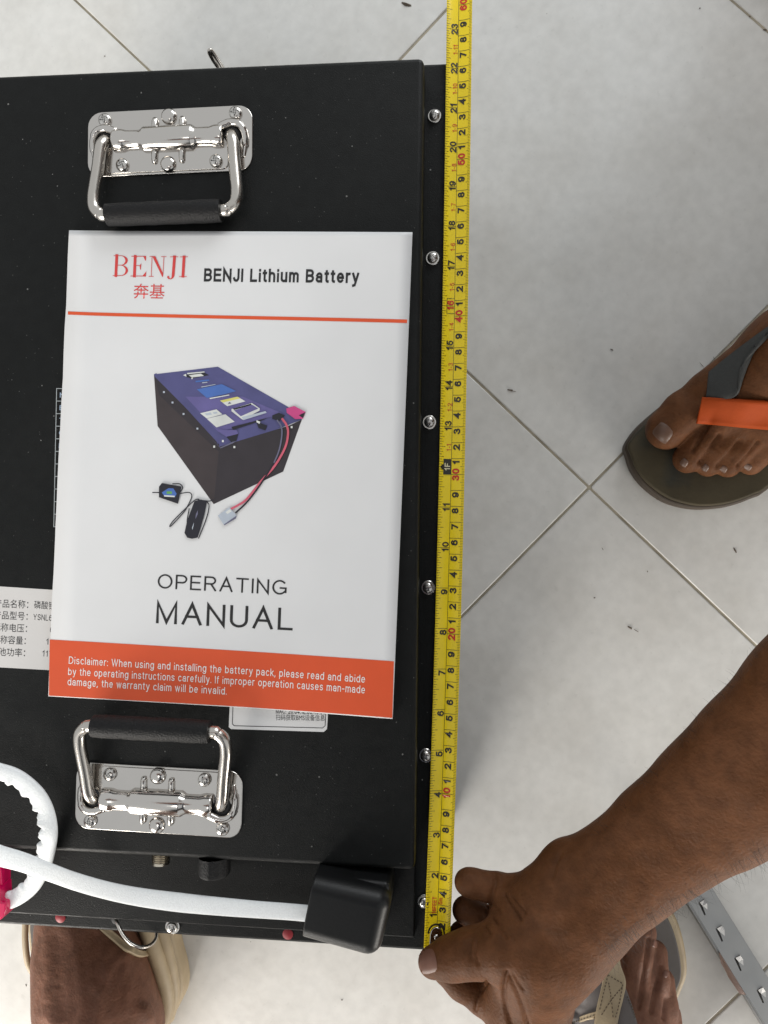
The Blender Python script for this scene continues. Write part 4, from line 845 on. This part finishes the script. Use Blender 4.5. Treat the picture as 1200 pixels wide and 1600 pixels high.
def bvh_eval(names):
    vs_, fs_ = [], []
    for o in names:
        b0 = len(vs_); vs_ += [v.co.copy() for v in o.data.vertices]; fs_ += [tuple(b0+i for i in p.vertices) for p in o.data.polygons]
    return BVHTree.FromPolygons(vs_, fs_)
bvS = bvh_eval([o for o in s2.children if o.name.startswith(('thong', 'grey'))])
for pl in ([(950,1523),(974,1537)],[(950,1523),(943,1550),(936,1580)],[(973,1538),(968,1565),(961,1592)],[(951,1535),(955,1560),(958,1592)],[(972,1542),(955,1562),(938,1588)],[(928,1586),(905,1594),(888,1600)],[(980,1556),(990,1580),(996,1598)]): stitch(pl)
mesh('stitching', V, F, M_STITCH, s2)

# clothes of both people, outside the frame
M_SHIRT = mat('dark_blue_cotton', (.03,.04,.075,1), .8, bump=.2, bscale=300); M_SHIRT2 = mat('grey_cotton', (.11,.11,.11,1), .8, bump=.2, bscale=300); M_SHORT = mat('charcoal_cloth', (.04,.04,.042,1), .85)
def cloth(name, chains, m, parent, lo, hi):
    b_ = Blob(*[axis((lo[q], .011), hi[q]) for q in range(3)])
    for c_ in chains: b_.wchain(c_, .03)
    V, F = b_.nets(); return body_mesh(name, [(relax(V, F, 3), F)], m, parent)
cloth('shirt', [[(.01,-.43,.86,.140),(.01,-.22,1.02,.145),(.01,.02,1.13,.145),(.01,.12,1.16,.075)]]+[[(.01+x*.13,.06,1.15,.085),(.01+x*.21,.10,1.12,.078),(.01+x*.325,.118,.945,.062)] for x in (-1,1)], M_SHIRT, ph, (-.48,-.7,.6), (.50,.4,1.45))
cloth('shorts', [[(.01,-.42,.84,.13),(.01,-.42,.84,.13)]]+[[(.01+x*.10,-.42,.84,.105),(.01+x*.13,a_[1]-.10,.66,.093),(.01+x*.15,a_[1]-.05,.56,.085)] for x, a_ in ((-1,la),(1,ra))], M_SHORT, ph, (-.4,-.7,.4), (.42,.05,1.05))
cloth('head_hair', [[(.01,.205,1.20,.083),(.01,.265,1.175,.083)]], M_HAIR, ph, (-.12,.05,1.02), (.14,.4,1.35))
x0, y0 = an_[0], an_[1]
cloth('shirt', [[(hipx+.04,y0+.17,.32,.138),(hipx+.02,y0+.16,.50,.148),(x0+.20,y0+.14,.72,.138)],[(x0+.20,y0+.05,.75,.09),(x0+.18,y0-.10,.70,.08),(x0+.19,y0-.13,.60,.07)],[(x0+.20,y0+.22,.76,.09),(x0+.13,y0+.34,.65,.068)]], M_SHIRT2, helper, (.3,-.1,.1), (1.2,1.1,.95))
cloth('shorts', [[(x0+.03,y0+.01,.42,.072),(hipx,y0+.08,.30,.100),(hipx+.04,y0+.17,.29,.135),(hipx+.04,y0+.25,.30,.100),(x0+.05,y0+.32,.42,.072)]], M_SHORT, helper, (.2,.1,.1), (1.2,.95,.6))
cloth('head_hair', [[(x0+.125,y0+.14,.99,.082),(x0+.11,y0+.14,1.03,.088)]], M_HAIR, helper, (.4,.3,.85), (.8,.75,1.2))

# ------------------------------------------------------------------ slotted steel strip on the floor
st = tag(empty('steel_strip', (0,0,0)), 'slotted galvanised steel strip lying on the tiles at the lower right', 'metal strip')
zs = .030
A0, B0 = P(1066,1393,zs), P(1199,1608,zs); e = (B0-A0); L0 = np.linalg.norm(e); e /= L0; nn = np.array([-e[1], e[0], 0])
W = .0225
def sxy(a, b): q = A0+e*a+nn*b; return (q[0], q[1])
cu = bpy.data.curves.new('plate', 'CURVE'); cu.dimensions = '2D'; cu.fill_mode = 'BOTH'; cu.extrude = .0005
def loop(pts):
    sp = cu.splines.new('POLY'); sp.points.add(len(pts)-1); sp.use_cyclic_u = True
    for p_, q_ in zip(sp.points, pts): p_.co = (q_[0], q_[1], 0, 1)
loop([sxy(-.05,0), sxy(L0+.12,0), sxy(L0+.12,W), sxy(-.05,W)])
tabs = []
def loc(u, v): d_ = P(u, v, zs)-A0; return d_ @ e, d_ @ nn
for u, v in ((1099,1415),(1126,1456),(1155,1502),(1190,1552)):
    a_, b_ = loc(u, v); loop([sxy(a_-.0045,b_-.0022), sxy(a_+.0070,b_-.0036), sxy(a_+.0072,b_-.0024), sxy(a_-.001,b_-.0006), sxy(a_-.0045,b_+.0036)]); tabs.append((a_, b_))
o = bpy.data.objects.new('plate', cu); COL.objects.link(o); bpy.context.view_layer.update(); me = bpy.data.meshes.new_from_object(o); bpy.data.objects.remove(o); bpy.data.curves.remove(cu)
o = link('plate', me, st, [M_GALV]); o.location = (0, 0, zs)
def wxyz(a, b, z_): q = sxy(a, b); return (q[0], q[1], z_)
for a_, b_ in tabs:
    V = [wxyz(a_-.0042,b_-.0012,zs+.0004), wxyz(a_-.0042,b_+.0034,zs+.0004), wxyz(a_-.001,b_+.0036,zs+.0014), wxyz(a_+.003,b_+.0012,zs+.0020), wxyz(a_-.001,b_-.0006,zs+.0013)]
    t_ = mesh('punched_tab', V, [(0,1,2,3,4)], M_CHROME, st); sd = t_.modifiers.new('thick', 'SOLIDIFY'); sd.thickness = .0007
V = [wxyz(a, b, z_) for a, b, z_ in ((-.05,-.0004,zs-.0006),(L0+.12,-.0004,zs-.0006),(L0+.12,-.0022,.002),(-.05,-.0022,.002))]
fl = mesh('side_flange', V, [(0,1,2,3)], M_GALV, st); sd = fl.modifiers.new('thick', 'SOLIDIFY'); sd.thickness = .001
V = [wxyz(a, b, z_) for a, b, z_ in ((-.05,W+.0004,zs-.0006),(L0+.12,W+.0004,zs-.0006),(L0+.12,W+.0004,.002),(-.05,W+.0004,.002))]
fl = mesh('side_flange', V, [(0,1,2,3)], M_GALV, st); sd = fl.modifiers.new('thick', 'SOLIDIFY'); sd.thickness = .001
a0_, a1_ = loc(1123,1488)[0], loc(1160,1556)[0]
V = [wxyz(a, b, z_) for a, b, z_ in ((a0_,-.0006,zs+.001),(a1_,-.0006,zs+.001),(a1_-.001,-.0042,zs-.002),(a1_-.017,-.0050,zs-.003),(a0_+.020,-.0044,zs-.003),(a0_+.010,-.0040,zs-.002),(a0_+.002,-.0016,zs))]
cl = mesh('bent_clip', V, [tuple(range(7))[::-1]], mat('coppery_steel', (.33,.25,.22,1), .4, .8), st); sd = cl.modifiers.new('thick', 'SOLIDIFY'); sd.thickness = .0014

# ------------------------------------------------------------------ bits of dirt on the tiles
V, F = [], []
for u, v, L, wd, an in ((797,609,.0055,.0017,.1),(802,611,.006,.0007,.1),(985,981,.0050,.0020,.5),(995,986,.006,.0006,.5),(1149,860,.0065,.0016,1.1),(956,546,.003,.0010,.4),(929,934,.002,.0012,0),(1097,570,.007,.0005,.9),(1116,560,.005,.0005,1.4),(1094,12,.0017,.0014,0),(1196,46,.004,.0016,.3),(1172,25,.002,.0012,.6),(635,6,.012,.0035,.4),(163,87,.0018,.0012,0),(40,1540,.0028,.0009,1.2),(534,1563,.0018,.001,0),(1012,893,.002,.0008,1.2),(942,858,.003,.0006,1)):
    c0 = P(u, v, .001); b0 = len(V)
    for k in range(7):
        a = 2*math.pi*k/7; x, y = L/2*math.cos(a)*random.uniform(.7,1.15), wd/2*math.sin(a)*random.uniform(.7,1.2)
        V.append((c0[0]+x*math.cos(-an)-y*math.sin(-an), c0[1]+x*math.sin(-an)+y*math.cos(-an), .0004))
    V.append((c0[0], c0[1], .0004+wd*.5)); F += [(b0+k, b0+(k+1) % 7, b0+7) for k in range(7)]
db = mesh('floor_debris', V, F, M_DEBRIS); db['kind'] = 'stuff'; db['label'] = 'scattered dark specks and bits of dirt on the pale tiles'; db['category'] = 'dirt'
